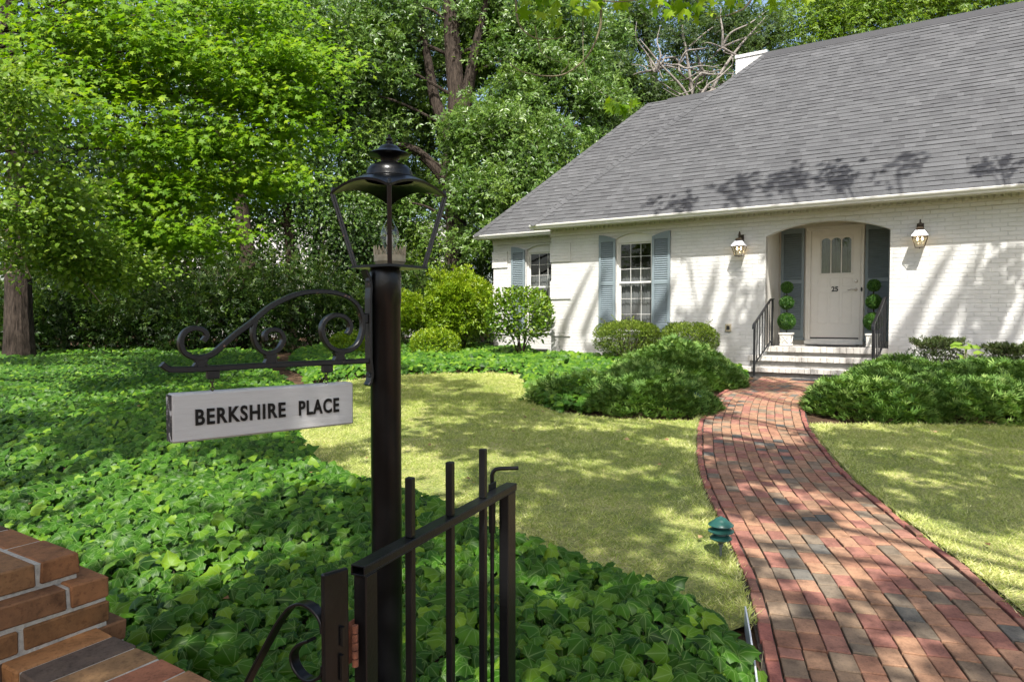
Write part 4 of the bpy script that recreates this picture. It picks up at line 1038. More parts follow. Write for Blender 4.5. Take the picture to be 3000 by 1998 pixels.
# sand under the joints
bedp = [pathpt(s_, -HWD-.07) for s_ in np.linspace(0, LEN, 70)]+[pathpt(s_, HWD+.07) for s_ in np.linspace(LEN, 0, 70)]
sm = MB(); n = 70
vs = []
for s_ in np.linspace(0, LEN, n):
    for lt in (-HWD-.07, HWD+.07): x, y = pathpt(s_, lt); vs.append((x, y, float(gz(y))+.020))
sm.add(vs, [(2*i, 2*i+1, 2*i+3, 2*i+2) for i in range(n-1)]); tag(sm.build('path_bed', M['sand']), kind='structure')

pl = [pathpt(s_, -HWD-.075) for s_ in np.linspace(0, LEN, 60)]; pr = [pathpt(s_, HWD+.075) for s_ in np.linspace(0, LEN, 60)]
pleft = [p for p in pl if 2.6 < p[1] < 7.9]; pright = [p for p in pr if .5 < p[1] < 7.35]
LAWN_L = [(.80, 2.7), (.45, 3.15), (.0, 3.55), (-.55, 4.15), (-1.1, 4.7), (-1.6, 5.35), (-2.05, 6.2), (-2.32, 7.15), (-2.62, 8.7), (-2.85, 10.2), (-2.66, 10.9), (-2.05, 11.55), (-1.2, 11.95), (-.3, 12.0), (.17, 11.62), (.20, 10.2), (.22, 9.2), (.30, 8.5), (.55, 7.9), (1.1, 7.58), (1.55, 7.48), (1.95, 7.42), (2.15, 7.6)]+pleft[::-1]
LAWN_R = pright+[(3.5, 7.2), (4.5, 7.15), (5.6, 7.18), (9, 7.1), (12, 6), (12, .5)]
def lawnmat():
    m, nt, b = nodes('lawn'); v = coords(nt)
    f = noise(nt, v, 1.6, 5, .7); f2 = noise(nt, v, 45, 3, .7)
    r = ramp(nt, [(.3, (.13, .18, .04)), (.55, (.32, .32, .11)), (.75, (.52, .46, .23))]); nt.links.new(f, r.inputs[0])
    r2 = ramp(nt, [(.3, (.55, .55, .5)), (.7, (1.4, 1.35, 1.3))]); nt.links.new(f2, r2.inputs[0])
    nt.links.new(mixc(nt, 1., r.outputs[0], r2.outputs[0], 'MULTIPLY'), b.inputs['Base Color']); b.inputs['Roughness'].default_value = 1.
    bump(nt, b, f2, .8, .02); return m
ML = lawnmat()
sheet('lawn', LAWN_L, .028, ML); sheet('lawn', LAWN_R, .036, ML)
def scatter(poly, dens, fn=None):
    xs = [p[0] for p in poly]; ys = [p[1] for p in poly]; x0, x1, y0, y1 = min(xs), max(xs), min(ys), max(ys)
    n = int(dens*(x1-x0)*(y1-y0)); P = np.c_[rng.uniform(x0, x1, n), rng.uniform(y0, y1, n)]
    k = in_poly(P, poly)
    if fn is not None: k &= fn(P)
    return P[k]
def inview(P, m=1.12): return (np.abs(P[:, 0]) < .75*m*(P[:, 1]+1.6)+.2)
def grass(name, poly, dens, label, dz):
    P = scatter(poly, dens, inview)
    keep = rng.random(len(P)) < np.clip(5.5/np.maximum(P[:, 1], 1), .35, 1.); P = P[keep]; n = len(P)
    d = dist_poly(P, poly); cl_ = fbm(P[:, 0], P[:, 1], 2.2, 3); cl2 = fbm(P[:, 0], P[:, 1], 14, 4)
    h = (.015+.006*cl_+.010*cl2+rng.uniform(-.005, .010, n))*(1+.3*(d < .12)); h = np.clip(h, .009, .06)
    a = rng.uniform(0, 6.283, n); ln = rng.uniform(.2, .95, n)
    F = np.c_[np.cos(a)*ln, np.sin(a)*ln, np.ones(n)*.42]; Z = gz(P[:, 1])+dz
    t = .42+.20*cl_+.12*cl2+rng.normal(0, .20, n)+.18*np.clip(1-d/.25, 0, 1)+.10*fbm(P[:, 0], P[:, 1], .8, 9)
    w_ = np.clip(P[:, 1]/4.5, 1, 2.2)
    o = leaves(name, 'blade', np.c_[P, Z], F, rdir(n), h*1.35*np.sqrt(w_), t, L['grass']); return tag(o, kind='stuff')
grass('lawn_grass', LAWN_L, 9500, None, .027); grass('lawn_grass', LAWN_R, 9000, None, .035)

# ragged dry blades along the path edges
E_ = []; D_ = []
for sd, lst in ((1, pleft), (-1, pright)):
    for (x0, y0), (x1, y1) in zip(lst[:-1], lst[1:]):
        m_ = int(math.hypot(x1-x0, y1-y0)*420); t = rng.random(m_); E_.append(np.c_[x0+(x1-x0)*t, y0+(y1-y0)*t]+rng.normal(0, .016, (m_, 2))+np.array([-sd*.012, 0])); D_.append(np.full(m_, sd))
E_ = np.concatenate(E_); D_ = np.concatenate(D_); n = len(E_)
o = leaves('grass_edge', 'blade', np.c_[E_, gz(E_[:, 1])+.012], np.c_[D_*rng.uniform(-.5, 1.0, n), rng.normal(0, .5, n), rng.uniform(.3, .9, n)], rdir(n), rng.uniform(.03, .065, n), rng.normal(.62, .22, n), L['grass']); tag(o, kind='stuff')

# ================================================================== IVY
def hwall(P):                                 # keep clear of the house walls
    q = P-np.array([H0.x, H0.y]); lx = q@np.array([U_.x, U_.y]); ly = q@np.array([N_.x, N_.y])
    return ((lx > -.1) & (ly < -.08)) | ((lx <= -.1) & (lx > -2.1) & (ly < .72)) | (lx <= -2.1)
def wallside(P):                              # only behind the low garden wall and pier
    q = P-np.array([WC.x, WC.y]); lx = q@np.array([bb.x, bb.y]); ly = q@np.array([ba.x, ba.y])
    return ly < -.12+.0*lx
IVY_A = [(.84, 2.0), (.90, 2.45), (.86, 2.72), (.68, 3.0), (.36, 3.32), (.0, 3.66), (-.5, 4.25), (-1.07, 4.78), (-1.52, 5.40), (-1.97, 6.27), (-2.28, 7.1), (-2.6, 8.6), (-3.0, 9.7), (-3.5, 10.6), (-4.2, 11.7), (-4.6, 12.8), (-5.2, 15.2), (-9, 16), (-16, 16), (-16, 4), (-6, 2.2), (-1.6, 2.1), (-1.05, 1.85), (-.3, 1.35), (.5, .95), (.85, 1.1)]
IVY_B = [(-3.15, 10.45), (-2.7, 10.85), (-2.05, 11.5), (-1.2, 11.95), (-.3, 11.98), (.17, 11.6), (.20, 10.2), (.24, 9.1), (.32, 8.45), (.6, 8.0), (1.4, 8.1), (2.2, 8.6), (2.9, 10), (4.0, 11.6), (4.0, 12.5), (2.8, 13.3), (.9, 14.4), (0.2, 16.4), (-1.5, 17.5), (-4.5, 17.5), (-4.9, 15.2), (-4.2, 12.8), (-3.6, 11.8)]
def ivy(name, poly, dens, size, fn, seed, thick=.17, bright=0.):
    xs = [p[0] for p in poly]; ys_ = [p[1] for p in poly]; st_ = 1/math.sqrt(dens)
    gx, gy = np.meshgrid(np.arange(min(xs), max(xs), st_), np.arange(min(ys_), max(ys_), st_))
    G_ = np.c_[gx.ravel(), gy.ravel()]+rng.uniform(-.42, .42, (gx.size, 2))*st_; G_ = G_[in_poly(G_, poly)]
    if fn is not None: G_ = G_[fn(G_)]
    U2 = scatter(poly, dens*.6, fn); top_ = np.r_[np.ones(len(G_), bool), np.zeros(len(U2), bool)]; P = np.r_[G_, U2]
    k = inview(P); k &= (rng.random(len(P)) < np.where(top_, np.clip(8/np.maximum(P[:, 1], 1), .6, 1.), np.clip(5/np.maximum(P[:, 1], 1), .25, 1.))); P, top_ = P[k], top_[k]; n = len(P)
    d = np.clip(dist_poly(P, poly)/.28, 0, 1); top = thick*np.sqrt(np.clip(d*(2-d), .04, 1))*(1+.30*fbm(P[:, 0], P[:, 1], 2.4, seed)+.16*fbm(P[:, 0], P[:, 1], 7., seed+1))
    lay = np.where(top_, 1+rng.normal(0, .09, n), rng.uniform(.25, .9, n)); Z = gz(P[:, 1])+top*lay+.01
    # leaves lie like shingles: they face up and towards the open side, tips hang down
    g = fbm(P[:, 0]+.05, P[:, 1], 2.4, seed)-fbm(P[:, 0]-.05, P[:, 1], 2.4, seed); g2 = fbm(P[:, 0], P[:, 1]+.05, 2.4, seed)-fbm(P[:, 0], P[:, 1]-.05, 2.4, seed)
    up = unit(np.c_[-g*.7, -g2*.7-.60, np.ones(n)*.9]+rng.normal(0, .30, (n, 3)))
    a = rng.normal(-1.57, .95, n); F = np.c_[np.cos(a), np.sin(a), np.zeros(n)]; F = F-up*(F*up).sum(1)[:, None]
    sz = size*np.clip(rng.normal(1, .30, n), .4, 1.6)
    t = .40+bright+.11*fbm(P[:, 0], P[:, 1], 5, seed+3)+rng.normal(0, .20, n)-.22*(~top_)  # lower layer tinted darker: shade in the gaps put into the leaf colour
    t = np.where(rng.random(n) < .03, .98, t)
    X = np.c_[P, Z]
    near = P[:, 1] < 4.8; outs = []
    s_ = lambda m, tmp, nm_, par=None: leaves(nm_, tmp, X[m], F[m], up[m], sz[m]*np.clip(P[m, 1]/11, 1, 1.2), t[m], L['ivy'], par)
    if near.any():
        o = s_(near, 'ivy', name); outs.append(tag(o, kind='stuff')); o2 = s_(~near, 'ivylow', name+'_far') if (~near).any() else None
        if o2: tag(o2, kind='stuff')
    else: tag(s_(~near, 'ivylow', name), kind='stuff')
ivy('ivy_ground_cover', IVY_A, 560, .064, lambda P: wallside(P), 21)
ivy('ivy_bed', IVY_B, 420, .082, hwall, 31, .20, .12)
# leaf stalks showing among the nearest leaves
P = scatter(IVY_A, 90, lambda P: wallside(P) & (P[:, 1] < 3.6)); P = P[inview(P)]; st = MB()
for x, y in P[:500]:
    z = float(gz(y)); a = random.uniform(0, 6.28); st.tube([(x, y, z+.05), (x+.012*math.cos(a), y+.012*math.sin(a), z+.15)], .0013, 3, None, False)
o = st.build('ivy_stalks', M['twig']); tag(o, kind='stuff')
# fallen leaves lying on the ivy and the grass
P = np.r_[scatter(IVY_A, 1.1, lambda P: wallside(P) & (P[:, 1] < 9)), scatter(LAWN_L, 1.6), scatter(LAWN_R, 1.2)]; n = len(P)
L['dry'] = leafmat('dry_leaf', (.16, .08, .04), (.26, .14, .07), (.40, .27, .14), .2, .6, .2)
o = leaves('fallen_leaves', 'oval', np.c_[P, gz(P[:, 1])+np.where(in_poly(P, IVY_A), .19, .06)], np.c_[rng.normal(size=(n, 2)), np.zeros(n)], np.tile([0, -.3, 1.], (n, 1))+rng.normal(0, .3, (n, 3)), rng.uniform(.03, .06, n), rng.random(n), L['dry']); tag(o, kind='stuff')
# white edging strip
ed = MB(); ed.ribbon([(x-.03, y, float(gz(y))+.03) for x, y in [p for p in pl if 1.0 < p[1] < 3.05]], (0, 0, 1), .14, .007)
tag(ed.build('edging_strip', M['plastic']), 'white plastic edging strip between the ivy and the brick path', 'edging')

# ================================================================== SHRUBS
def stems(mb, base, tips, r0=.012, wob=.04):
    for t in tips:
        b = Vector(base)+Vector((random.uniform(-.06, .06), random.uniform(-.06, .06), 0)); t = Vector(t); m_ = b.lerp(t, .5)+Vector((random.uniform(-wob, wob), random.uniform(-wob, wob), .06))
        mb.tube(crom([tuple(b), tuple(m_), tuple(t)], 4), [r0*(1-.7*i/8) for i in range(9)], 5)
def shrub(name, label, x, y, rx, ry, z0, z1, n, lf, tmpl='oval', sz=.04, shape=1., stemn=8, group=None, lump=.16, fill=.45, seed=1, up=.4, shoots=0, cat='shrub', base=None, open_=0.):
    """rounded shrub: leaves in clumps over an uneven shell, some inside, stems from the base"""
    e = empty(name, (x, y, gz(y)), 0, label, cat, group); zc = (z0+z1)/2; h = (z1-z0)/2; zb_ = float(gz(y))
    d = rdir(n); az = np.arctan2(d[:, 1], d[:, 0]); el = d[:, 2]
    lum = 1+lump*fbm(az*2.2, el*3, 1.3, seed)+.5*lump*fbm(az*5, el*7, 1.4, seed+1)
    rad = lum*(1-fill*rng.random(n)**1.6)
    sx = np.sign(d)*np.abs(d)**shape
    P = np.c_[sx[:, 0]*rx*rad, sx[:, 1]*ry*rad, sx[:, 2]*h*rad+zc-zb_]
    if open_ > 0:                             # thin out the lower part so the stems show
        q = (P[:, 2]+zb_-z0)/(z1-z0); k = rng.random(n) < np.clip(q/open_, .10, 1); P, d = P[k], d[k]
    gap = fbm(P[:, 0]*3/rx*.5, P[:, 2]*3/h*.5+P[:, 1]*2, 1.6, seed+5); k = gap > -.55; P, d = P[k], d[k]; n2 = len(P)
    Fw = d*.8+rdir(n2)*.8+np.array([0, 0, .25]); Up = d*.7+rdir(n2)*.5+np.array([0, 0, up])
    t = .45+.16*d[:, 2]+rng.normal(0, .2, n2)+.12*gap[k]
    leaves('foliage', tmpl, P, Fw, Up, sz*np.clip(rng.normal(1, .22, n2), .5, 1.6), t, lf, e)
    if stemn:
        s = MB(); tips = []
        for _ in range(stemn):
            a = random.uniform(0, 6.28); u = random.uniform(.35, .85); tips.append((math.cos(a)*rx*u, math.sin(a)*ry*u, zc-zb_+random.uniform(-.3, .6)*h))
        stems(s, (0, 0, 0), tips, .016 if rx > .6 else .010); s.build('stems', M['bark'], e)
    if shoots:
        s = MB(); Q = []
        for _ in range(shoots):
            a = random.uniform(0, 6.28); u = random.uniform(.2, 1.); p0 = Vector((math.cos(a)*rx*.5*u, math.sin(a)*ry*.5*u, zc-zb_+h*.5)); p1 = Vector((math.cos(a)*rx*u*1.05, math.sin(a)*ry*u*1.05, zc-zb_+h*random.uniform(.95, 1.3)))
            s.tube([p0, p1], [.004, .002], 4)
            for j in range(16): Q.append(p0.lerp(p1, random.uniform(.25, 1.02)))
        Q = np.array(Q); m2 = len(Q); leaves('shoot_leaves', tmpl, Q, rdir(m2)+np.array([0, 0, .6]), rdir(m2), np.full(m2, sz*1.05), rng.normal(.65, .2, m2), lf, e); s.build('shoots', M['twig'], e)
    return e
shrub('shrub', 'rounded glossy camellia shrub on bare stems before the recessed left window', .17, 14.15, .70, .58, .82, 2.06, 4300, L['camellia'], 'oval', .078, .92, 9, None, .10, .55, 41, open_=.35)
shrub('shrub', 'tall yellow green shrub left of the house corner', -1.18, 15.5, .78, .7, .85, 2.42, 7600, L['bright'], 'tuft', .085, 1., 8, None, .20, .5, 42, .4, 26, open_=.25)
shrub('shrub', 'clipped low ball shrub in front of the tall yellow green shrub', -1.62, 14.4, .53, .5, .42, 1.20, 5200, L['bright'], 'oval', .05, .9, 5, None, .06, .3, 43)
shrub('shrub', 'loose leggy yellow green shrub just right of the lamp post', -2.42, 15.9, .46, .45, 1.0, 1.95, 2300, L['bright'], 'tuft', .08, 1., 6, None, .22, .6, 44, .4, 8, open_=.3)
shrub('shrub', 'small clipped bright shrub left of the lamp post, seen under the bracket scroll', -3.45, 14.7, .48, .45, .42, 1.12, 4200, L['bright'], 'oval', .055, .9, 5, None, .08, .35, 45)
shrub('boxwood', 'vase shaped clipped boxwood below the main window', 2.22, 13.12, .63, .48, .66, 1.36, 15000, L['box'], 'oval', .034, .75, 34, 'clipped boxwoods at the house wall', .09, .35, 46, .4, 9, open_=.6)
shrub('boxwood', 'clipped dome boxwood behind the juniper mound', 3.24, 12.5, .52, .42, .72, 1.32, 12000, L['box'], 'oval', .034, .8, 24, 'clipped boxwoods at the house wall', .09, .35, 47, .4, 5, open_=.55)
shrub('shrub', 'sparse upright small leaved shrub under the right wall lantern', 6.45, 10.35, .42, .36, .58, 1.05, 700, L['azalea'], 'tuft', .045, 1., 26, 'sparse shrubs along the right wall', .25, .8, 48, .4, 70)
shrub('shrub', 'sparse upright small leaved shrub at the right edge of the picture', 7.25, 9.85, .50, .4, .56, .98, 900, L['azalea'], 'tuft', .045, 1., 28, 'sparse shrubs along the right wall', .25, .8, 49, .4, 80)
# lime green big leaved plant
e = empty('big_leaf_plant', (6.62, 9.95, gz(9.95)), 0, 'small plant with big lime green leaves between two sparse shrubs', 'plant')
n = 9; a = rng.uniform(0, 6.28, n); P = np.c_[np.cos(a)*.12, np.sin(a)*.12, rng.uniform(.48, .72, n)]
leaves('foliage', 'ivy', P, np.c_[np.cos(a), np.sin(a)-.5, -.25*np.ones(n)], np.tile([0, -.6, 1.], (n, 1))+rng.normal(0, .3, (n, 3)), rng.uniform(.12, .18, n), rng.uniform(.5, 1, n), L['bigleaf'], e)
s = MB(); stems(s, (0, 0, 0), [tuple(p) for p in P], .006); s.build('stems', M['twig'], e)

# ---- spreading junipers
def juniper(label, x, y, rx, ry, h, n, seed, rot=0., sz=.09, prof=0):
    e = empty('juniper', (x, y, gz(y)), 0, label, 'juniper', 'spreading junipers beside the path')
    r = np.sqrt(rng.random(n)); a = rng.uniform(0, 6.283, n); wob = 1+.16*fbm(np.cos(a)*2, np.sin(a)*2, 1.5, seed)
    lx = np.cos(a)*r*rx*wob; ly = np.sin(a)*r*ry*wob; c, s_ = math.cos(rot), math.sin(rot); X = lx*c-ly*s_; Y = lx*s_+ly*c
    f1 = fbm(X+x, Y+y, 2.6, seed+2); f2 = fbm(X+x, Y+y, 8, seed+3)
    H = h*((1-r**2.4)**.7 if not prof else (1-r)**.8)*(1+.30*f1)+.13*f2*(1-r**4)+.12*(1-r**8)
    lay = 1-.65*rng.random(n)**2.; Z = np.maximum(H*lay, .02)+gz(Y+y)-gz(y)
    out = np.c_[X/rx, Y/ry, np.zeros(n)]; az = rng.uniform(0, 6.28, n)
    F = unit(out)*.55*(.3+r)[:, None]+np.c_[np.cos(az), np.sin(az), np.zeros(n)]*.75+np.array([0, -.10, 0])+np.c_[np.zeros(n), np.zeros(n), .30+.5*rng.random(n)]
    Up = np.tile([0, 0, 1.], (n, 1))+rdir(n)*.5
    t = .26+.22*np.clip(f2+.3, 0, 1)*lay+.14*f1+rng.normal(0, .20, n)+.12*r
    leaves('foliage', 'spray', np.c_[X, Y, Z], F, Up, sz*np.clip(rng.normal(1, .25, n), .5, 1.6), t, L['juniper'], e)
    s = MB()
    for k in range(7):
        b = random.uniform(0, 6.28); u = random.uniform(.5, .85); s.tube(crom([(0, 0, .03), (math.cos(b)*rx*u*.5, math.sin(b)*ry*u*.5, h*.35), (math.cos(b)*rx*u, math.sin(b)*ry*u, h*.4)], 4), .012, 5)
    s.build('stems', M['bark'], e)
juniper('tall dark juniper mound left of the path below the second boxwood', 2.60, 10.9, 1.15, 1.2, .62, 9000, 61, prof=1)
juniper('low spreading juniper around the far path light', 1.66, 8.42, .84, .82, .24, 6500, 62)
juniper('low juniper sprawling into the lawn, mixed with ivy at the left end of the bed', .95, 8.9, .75, .85, .20, 2200, 63)
juniper('low juniper in the middle of the left bed in front of the mound', 1.95, 9.55, .85, .75, .26, 3200, 71)
juniper('low juniper along the left path edge between mound and steps', 3.02, 10.5, .40, .95, .22, 2200, 64, -.6)
juniper('juniper at the bend right of the path with a pale tipped front', 4.26, 8.02, .74, .84, .28, 6500, 65)
juniper('juniper mound between the path and the right end of the steps', 5.4, 9.2, .85, .90, .38, 6500, 66)
juniper('broad juniper in the middle of the right hand bed', 5.25, 7.98, .95, .86, .28, 6500, 67)
juniper('juniper at the right edge of the picture, front row', 6.35, 7.95, 1.0, .88, .30, 6000, 68)
juniper('juniper at the back of the right hand bed below the sparse shrubs', 6.3, 9.0, .95, .75, .40, 6000, 69)
juniper('juniper at the far right of the bed behind the front row', 7.3, 8.6, .9, .8, .46, 3000, 70)
# ================================================================== TREES
def tree(name, label, trunk, r0, clumps, n, lf, tmpl, sz, barkm=None, group=None, sub=.24, limb=.05, flat=1., upb=.5, seed=1, per=46, extra=None, rtop=.35, taperpow=1., tintoff=0., parts=None, cat='tree', limbs=True, dirb=(0, 0, 0)):
    """trunk = path of world points; clumps = [(centre, (rx, ry, rz), weight)] in world space"""
    t0 = Vector(trunk[0]); e = empty(name, t0, 0, label, cat, group)
    P = crom([tuple(Vector(p)-t0) for p in trunk], 6); K = len(P)
    m = MB(); rad = [r0*(1-(1-rtop)*(i/(K-1))**taperpow)*(1+.35*math.exp(-i*1.1)) for i in range(K)]
    m.tube(P, rad, 12)
    pts = [Vector(p) for p in P]
    for ex in (extra or []):                    # explicit limbs (path, radius)
        q = crom([tuple(Vector(p)-t0) for p in ex[0]], 5); kk = len(q); m.tube(q, [ex[1]*(1-.72*i/(kk-1)) for i in range(kk)], 8)
    tw = MB()
    if limbs:
        for (c, rr, w) in clumps:
            c = Vector(c)-t0; cand = [p for p in pts if p.z < c.z-.2] or pts[:2]
            b = min(cand, key=lambda p: (p-c).length+.3*abs(p.z-c.z+1)); mid = b.lerp(c, .5)+Vector((random.uniform(-.3, .3), random.uniform(-.3, .3), .25))
            q = crom([tuple(b), tuple(mid), tuple(c)], 5); kk = len(q); m.tube(q, [limb*(1-.75*i/(kk-1)) for i in range(kk)], 6)
            for _ in range(5):                  # twigs fanning through the clump
                d = rdir(1)[0]*np.array(rr)*random.uniform(.5, .95); f = q[random.randint(kk//2, kk-1)]
                m.tube(crom([tuple(f), tuple(np.array(f)*.5+(np.array(c)+d)*.5+rng.normal(0, .08, 3)), tuple(np.array(c)+d)], 3), [limb*.22*(1-.6*i/6) for i in range(7)], 4, None, False)
    m.build('trunk', barkm or M['bark'], e)
    W = np.array([c[2] for c in clumps], float); W /= W.sum(); XS = []; DS = []; TS = []
    for (c, rr, w), ww in zip(clumps, W):
        nn = int(n*ww); ns = max(3, nn//per); rr = np.array(rr, float)
        d = rdir(ns); rad_ = rng.random(ns)**(.42); cs = np.array(Vector(c)-t0)+d*rad_[:, None]*rr
        idx = rng.integers(0, ns, nn); sg = sub*(.6+.8*rng.random(ns))[idx]
        off = rng.normal(size=(nn, 3))*sg[:, None]*np.array([1, 1, flat]); XS.append(cs[idx]+off)
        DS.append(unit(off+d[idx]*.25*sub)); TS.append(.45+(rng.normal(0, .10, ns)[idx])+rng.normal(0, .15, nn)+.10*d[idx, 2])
    X = np.concatenate(XS); Dv = np.concatenate(DS); Tt = np.concatenate(TS)+tintoff; nn = len(X)
    Up = rdir(nn)*.6+np.array([0, -.62, upb*.8])+Dv*.3; Fw = Dv*.6+rdir(nn)*.7+np.array([0, 0, -.25])+np.array(dirb)
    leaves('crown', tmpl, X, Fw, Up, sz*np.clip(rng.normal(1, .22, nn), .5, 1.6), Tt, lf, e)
    return e
def cl_(x, y, Y, rx, ry, rz, w): p = at(x, y, Y); return (tuple(p), (rx, ry, rz), w)
def gp_(x, y): return (x, y, float(gz(y))-.1)

# -- maple whose layered sprays hang into the picture from the left
mp = [(60, 150, 9.5), (190, 95, 9.8), (330, 120, 10.2), (130, 260, 9.2), (270, 215, 10), (430, 190, 10.6), (540, 110, 11), (560, 250, 11.2), (640, 170, 11.6), (430, 300, 10.6), (560, 340, 11), (640, 310, 11.4), (300, 330, 10), (480, 420, 11), (600, 430, 11.4), (660, 240, 11.6), (340, 30, 10.6), (480, 20, 11.2), (620, 40, 11.8), (180, 10, 10), (700, 130, 12), (360, 430, 10.2), (240, 470, 9.8), (330, 540, 10), (420, 560, 10.4)]
cls = []
for X, Yg in ((-9.6, 16.2), (-8.4, 17.2), (-7.2, 16.4), (-4.9, 16.9), (-3.7, 17.8), (-8.8, 12.9)):   # the maple's upper crown, unseen above the picture, added to shade the wood edge
    t = 7.2+random.uniform(0, 1.5); cls.append(((X-.0904*t, Yg-t, .5+1.405*t), (1.0, .9, .5), .9))
cls += [cl_(x, y, Y, .95, .8, .24, 1.) for x, y, Y in [(x+random.gauss(0, 14), y+random.gauss(0, 14), Y) for x, y, Y in mp]]
tb = at(-190, 800, 11.2)
tree('maple_tree', 'maple with bright yellow green layered sprays reaching in from the left', [gp_(tb.x, 11.2), tuple(at(-185, 500, 11.2)), tuple(at(-130, 150, 11)), tuple(at(-60, -250, 11))], .17, cls, 27500, L['maple'], 'maple', .085, None, 'woodland trees left of the lawn', .30, .045, .28, 1.1, 71, 60, dirb=(.45, -.2, -.1), tintoff=.06)
# -- small leaved tree at the left margin with drooping pale twigs
mp = [(20, 300, 7.6), (70, 420, 7.8), (10, 480, 7.4), (110, 540, 8.2), (60, 580, 8), (170, 610, 8.6), (240, 640, 9), (20, 210, 7.4), (130, 470, 8.2), (200, 560, 8.8), (300, 610, 9.4)]
tb = at(-260, 860, 8.6)
ex = []
for pts in ([(-60, 480, 8), (60, 500, 8.2), (150, 600, 8.5), (235, 700, 8.8)], [(-60, 470, 7.8), (20, 510, 7.9), (55, 600, 7.9), (72, 640, 7.9)], [(-60, 440, 8.2), (100, 520, 8.6), (220, 590, 9), (330, 640, 9.4)]):
    ex.append(([tuple(at(*p)) for p in pts], .022))
tree('dogwood_tree', 'small leaved tree with thin drooping twigs at the left margin', [gp_(tb.x, 8.6), tuple(at(-230, 600, 8.6)), tuple(at(-180, 300, 8.2)), tuple(at(-140, 0, 8))], .11, [cl_(x, y, Y, .45, .5, .22, 1.) for x, y, Y in mp], 11000, L['mid'], 'round', .062, M['twig'], 'woodland trees left of the lawn', .20, .022, .35, 1.0, 72, 42, ex, tintoff=.12, dirb=(.3, -.3, .15))
# -- old furrowed trunk at the far left
tb = at(45, 842, 13.6); t0 = (tb.x, 13.6, float(gz(13.6))-.1)
tree('old_tree', 'old tree with a thick deeply furrowed trunk at the left edge', [t0, tuple(at(42, 640, 13.6)), tuple(at(40, 400, 13.6)), tuple(at(20, 60, 13.7)), tuple(at(25, -250, 13.8))], .27, [cl_(60, -60, 13.8, 2.2, 1.6, 1.6, 1.), cl_(10, 120, 14.5, 1.4, 1.4, 1.2, .8), cl_(160, 40, 15, 1.6, 1.2, 1.2, .8), cl_(90, 330, 15, 1.4, 1., 1., .7), cl_(180, 430, 15.5, 1.3, .9, 1., .7)], 11000, L['dark'], 'oval', .105, M['bark_old'], 'woodland trees left of the lawn', .30, .05, .6, .5, 73)
# -- two straight trunks in the middle of the wood
tb = at(572, 798, 17.5)
tree('woodland_tree', 'tall tree with a straight ivy dark trunk left of the lantern', [(tb.x, 17.5, .45), tuple(at(568, 600, 17.5)), tuple(at(545, 400, 17.5)), tuple(at(520, 100, 17.6)), tuple(at(500, -300, 17.8))], .24, [cl_(480, 40, 17.5, 2.4, 1.6, 1.7, 1.), cl_(600, 130, 17.5, 1.8, 1.4, 1.4, 1.), cl_(330, 90, 18.5, 2.2, 1.5, 1.6, 1.), cl_(640, -20, 18, 1.8, 1.3, 1.3, 1.), cl_(480, 300, 17.8, 1.5, 1.1, 1.2, .7), cl_(380, 420, 18.2, 1.4, 1., 1.1, .6), cl_(600, 380, 18, 1.3, 1., 1., .6)], 26000, L['oak'], 'oval', .115, M['bark'], 'woodland trees left of the lawn', .32, .06, .7, .5, 74)
tb = at(672, 798, 18.4)
tree('woodland_tree', 'slender dark trunked tree just left of the lantern', [(tb.x, 18.4, .45), tuple(at(668, 600, 18.4)), tuple(at(655, 400, 18.4)), tuple(at(640, 150, 18.5)), tuple(at(660, -150, 18.7))], .15, [cl_(700, 380, 18.4, 1.2, 1., 1., 1.), cl_(740, 480, 18.8, 1.1, .9, .9, .8), cl_(650, 200, 18.8, 1.3, 1., 1.1, 1.), cl_(720, 100, 19, 1.3, 1., 1.1, 1.), cl_(640, 500, 18.6, .9, .8, .7, .5)], 12000, L['oak'], 'oval', .11, M['bark'], 'woodland trees left of the lawn', .30, .045, .7, .5, 75)
# -- the big oak behind the house corner
tb = at(1048, 800, 20.2)
oc = [(800, 60, 20, 1.6), (900, 30, 20.5, 1.6), (780, 210, 19.5, 1.3), (850, 150, 19.6, 1.3), (960, 150, 22, 1.5), (930, 280, 21.6, 1.3), (850, 330, 20, 1.2), (1010, 330, 21.6, 1.2), (1120, 320, 19, 1.4), (1190, 250, 19.6, 1.5), (1240, 330, 18.6, 1.4), (1160, 430, 18.4, 1.3), (1270, 420, 18.2, 1.1), (1135, 450, 18.8, 1.), (1230, 130, 20, 1.6), (1110, 120, 22, 1.6), (1180, 20, 20.6, 1.7), (1330, 60, 20.6, 1.5), (1330, 190, 20, 1.3), (1380, 270, 19.6, 1.2), (1060, 20, 22.4, 1.6), (940, 430, 21.4, 1.), (1200, 520, 18.2, 1.), (1120, 560, 18.6, .9), (880, 470, 20, .9), (790, 420, 20, .9), (950, 560, 20.6, .8), (800, 560, 20.8, .8)]
ex = [([tuple(at(*p)) for p in ((1045, 440, 20.2), (960, 350, 20.1), (870, 330, 20), (790, 290, 19.8), (690, 200, 19.6), (650, 120, 19.5))], .16),
      ([tuple(at(*p)) for p in ((852, 330, 20), (845, 250, 20), (835, 180, 20), (800, 100, 20), (780, -60, 20))], .10),
      ([tuple(at(*p)) for p in ((1040, 330, 20.3), (1000, 230, 20.4), (980, 120, 20.5), (940, -60, 20.6))], .22),
      ([tuple(at(*p)) for p in ((1062, 300, 20.2), (1080, 180, 20.1), (1105, 60, 20), (1150, -120, 20))], .22),
      ([tuple(at(*p)) for p in ((1050, 470, 20.1), (1090, 400, 19.6), (1150, 390, 19), (1220, 380, 18.6))], .12),
      ([tuple(at(*p)) for p in ((1050, 360, 20.1), (1130, 330, 19.6), (1230, 300, 19.2), (1330, 290, 19))], .10)]
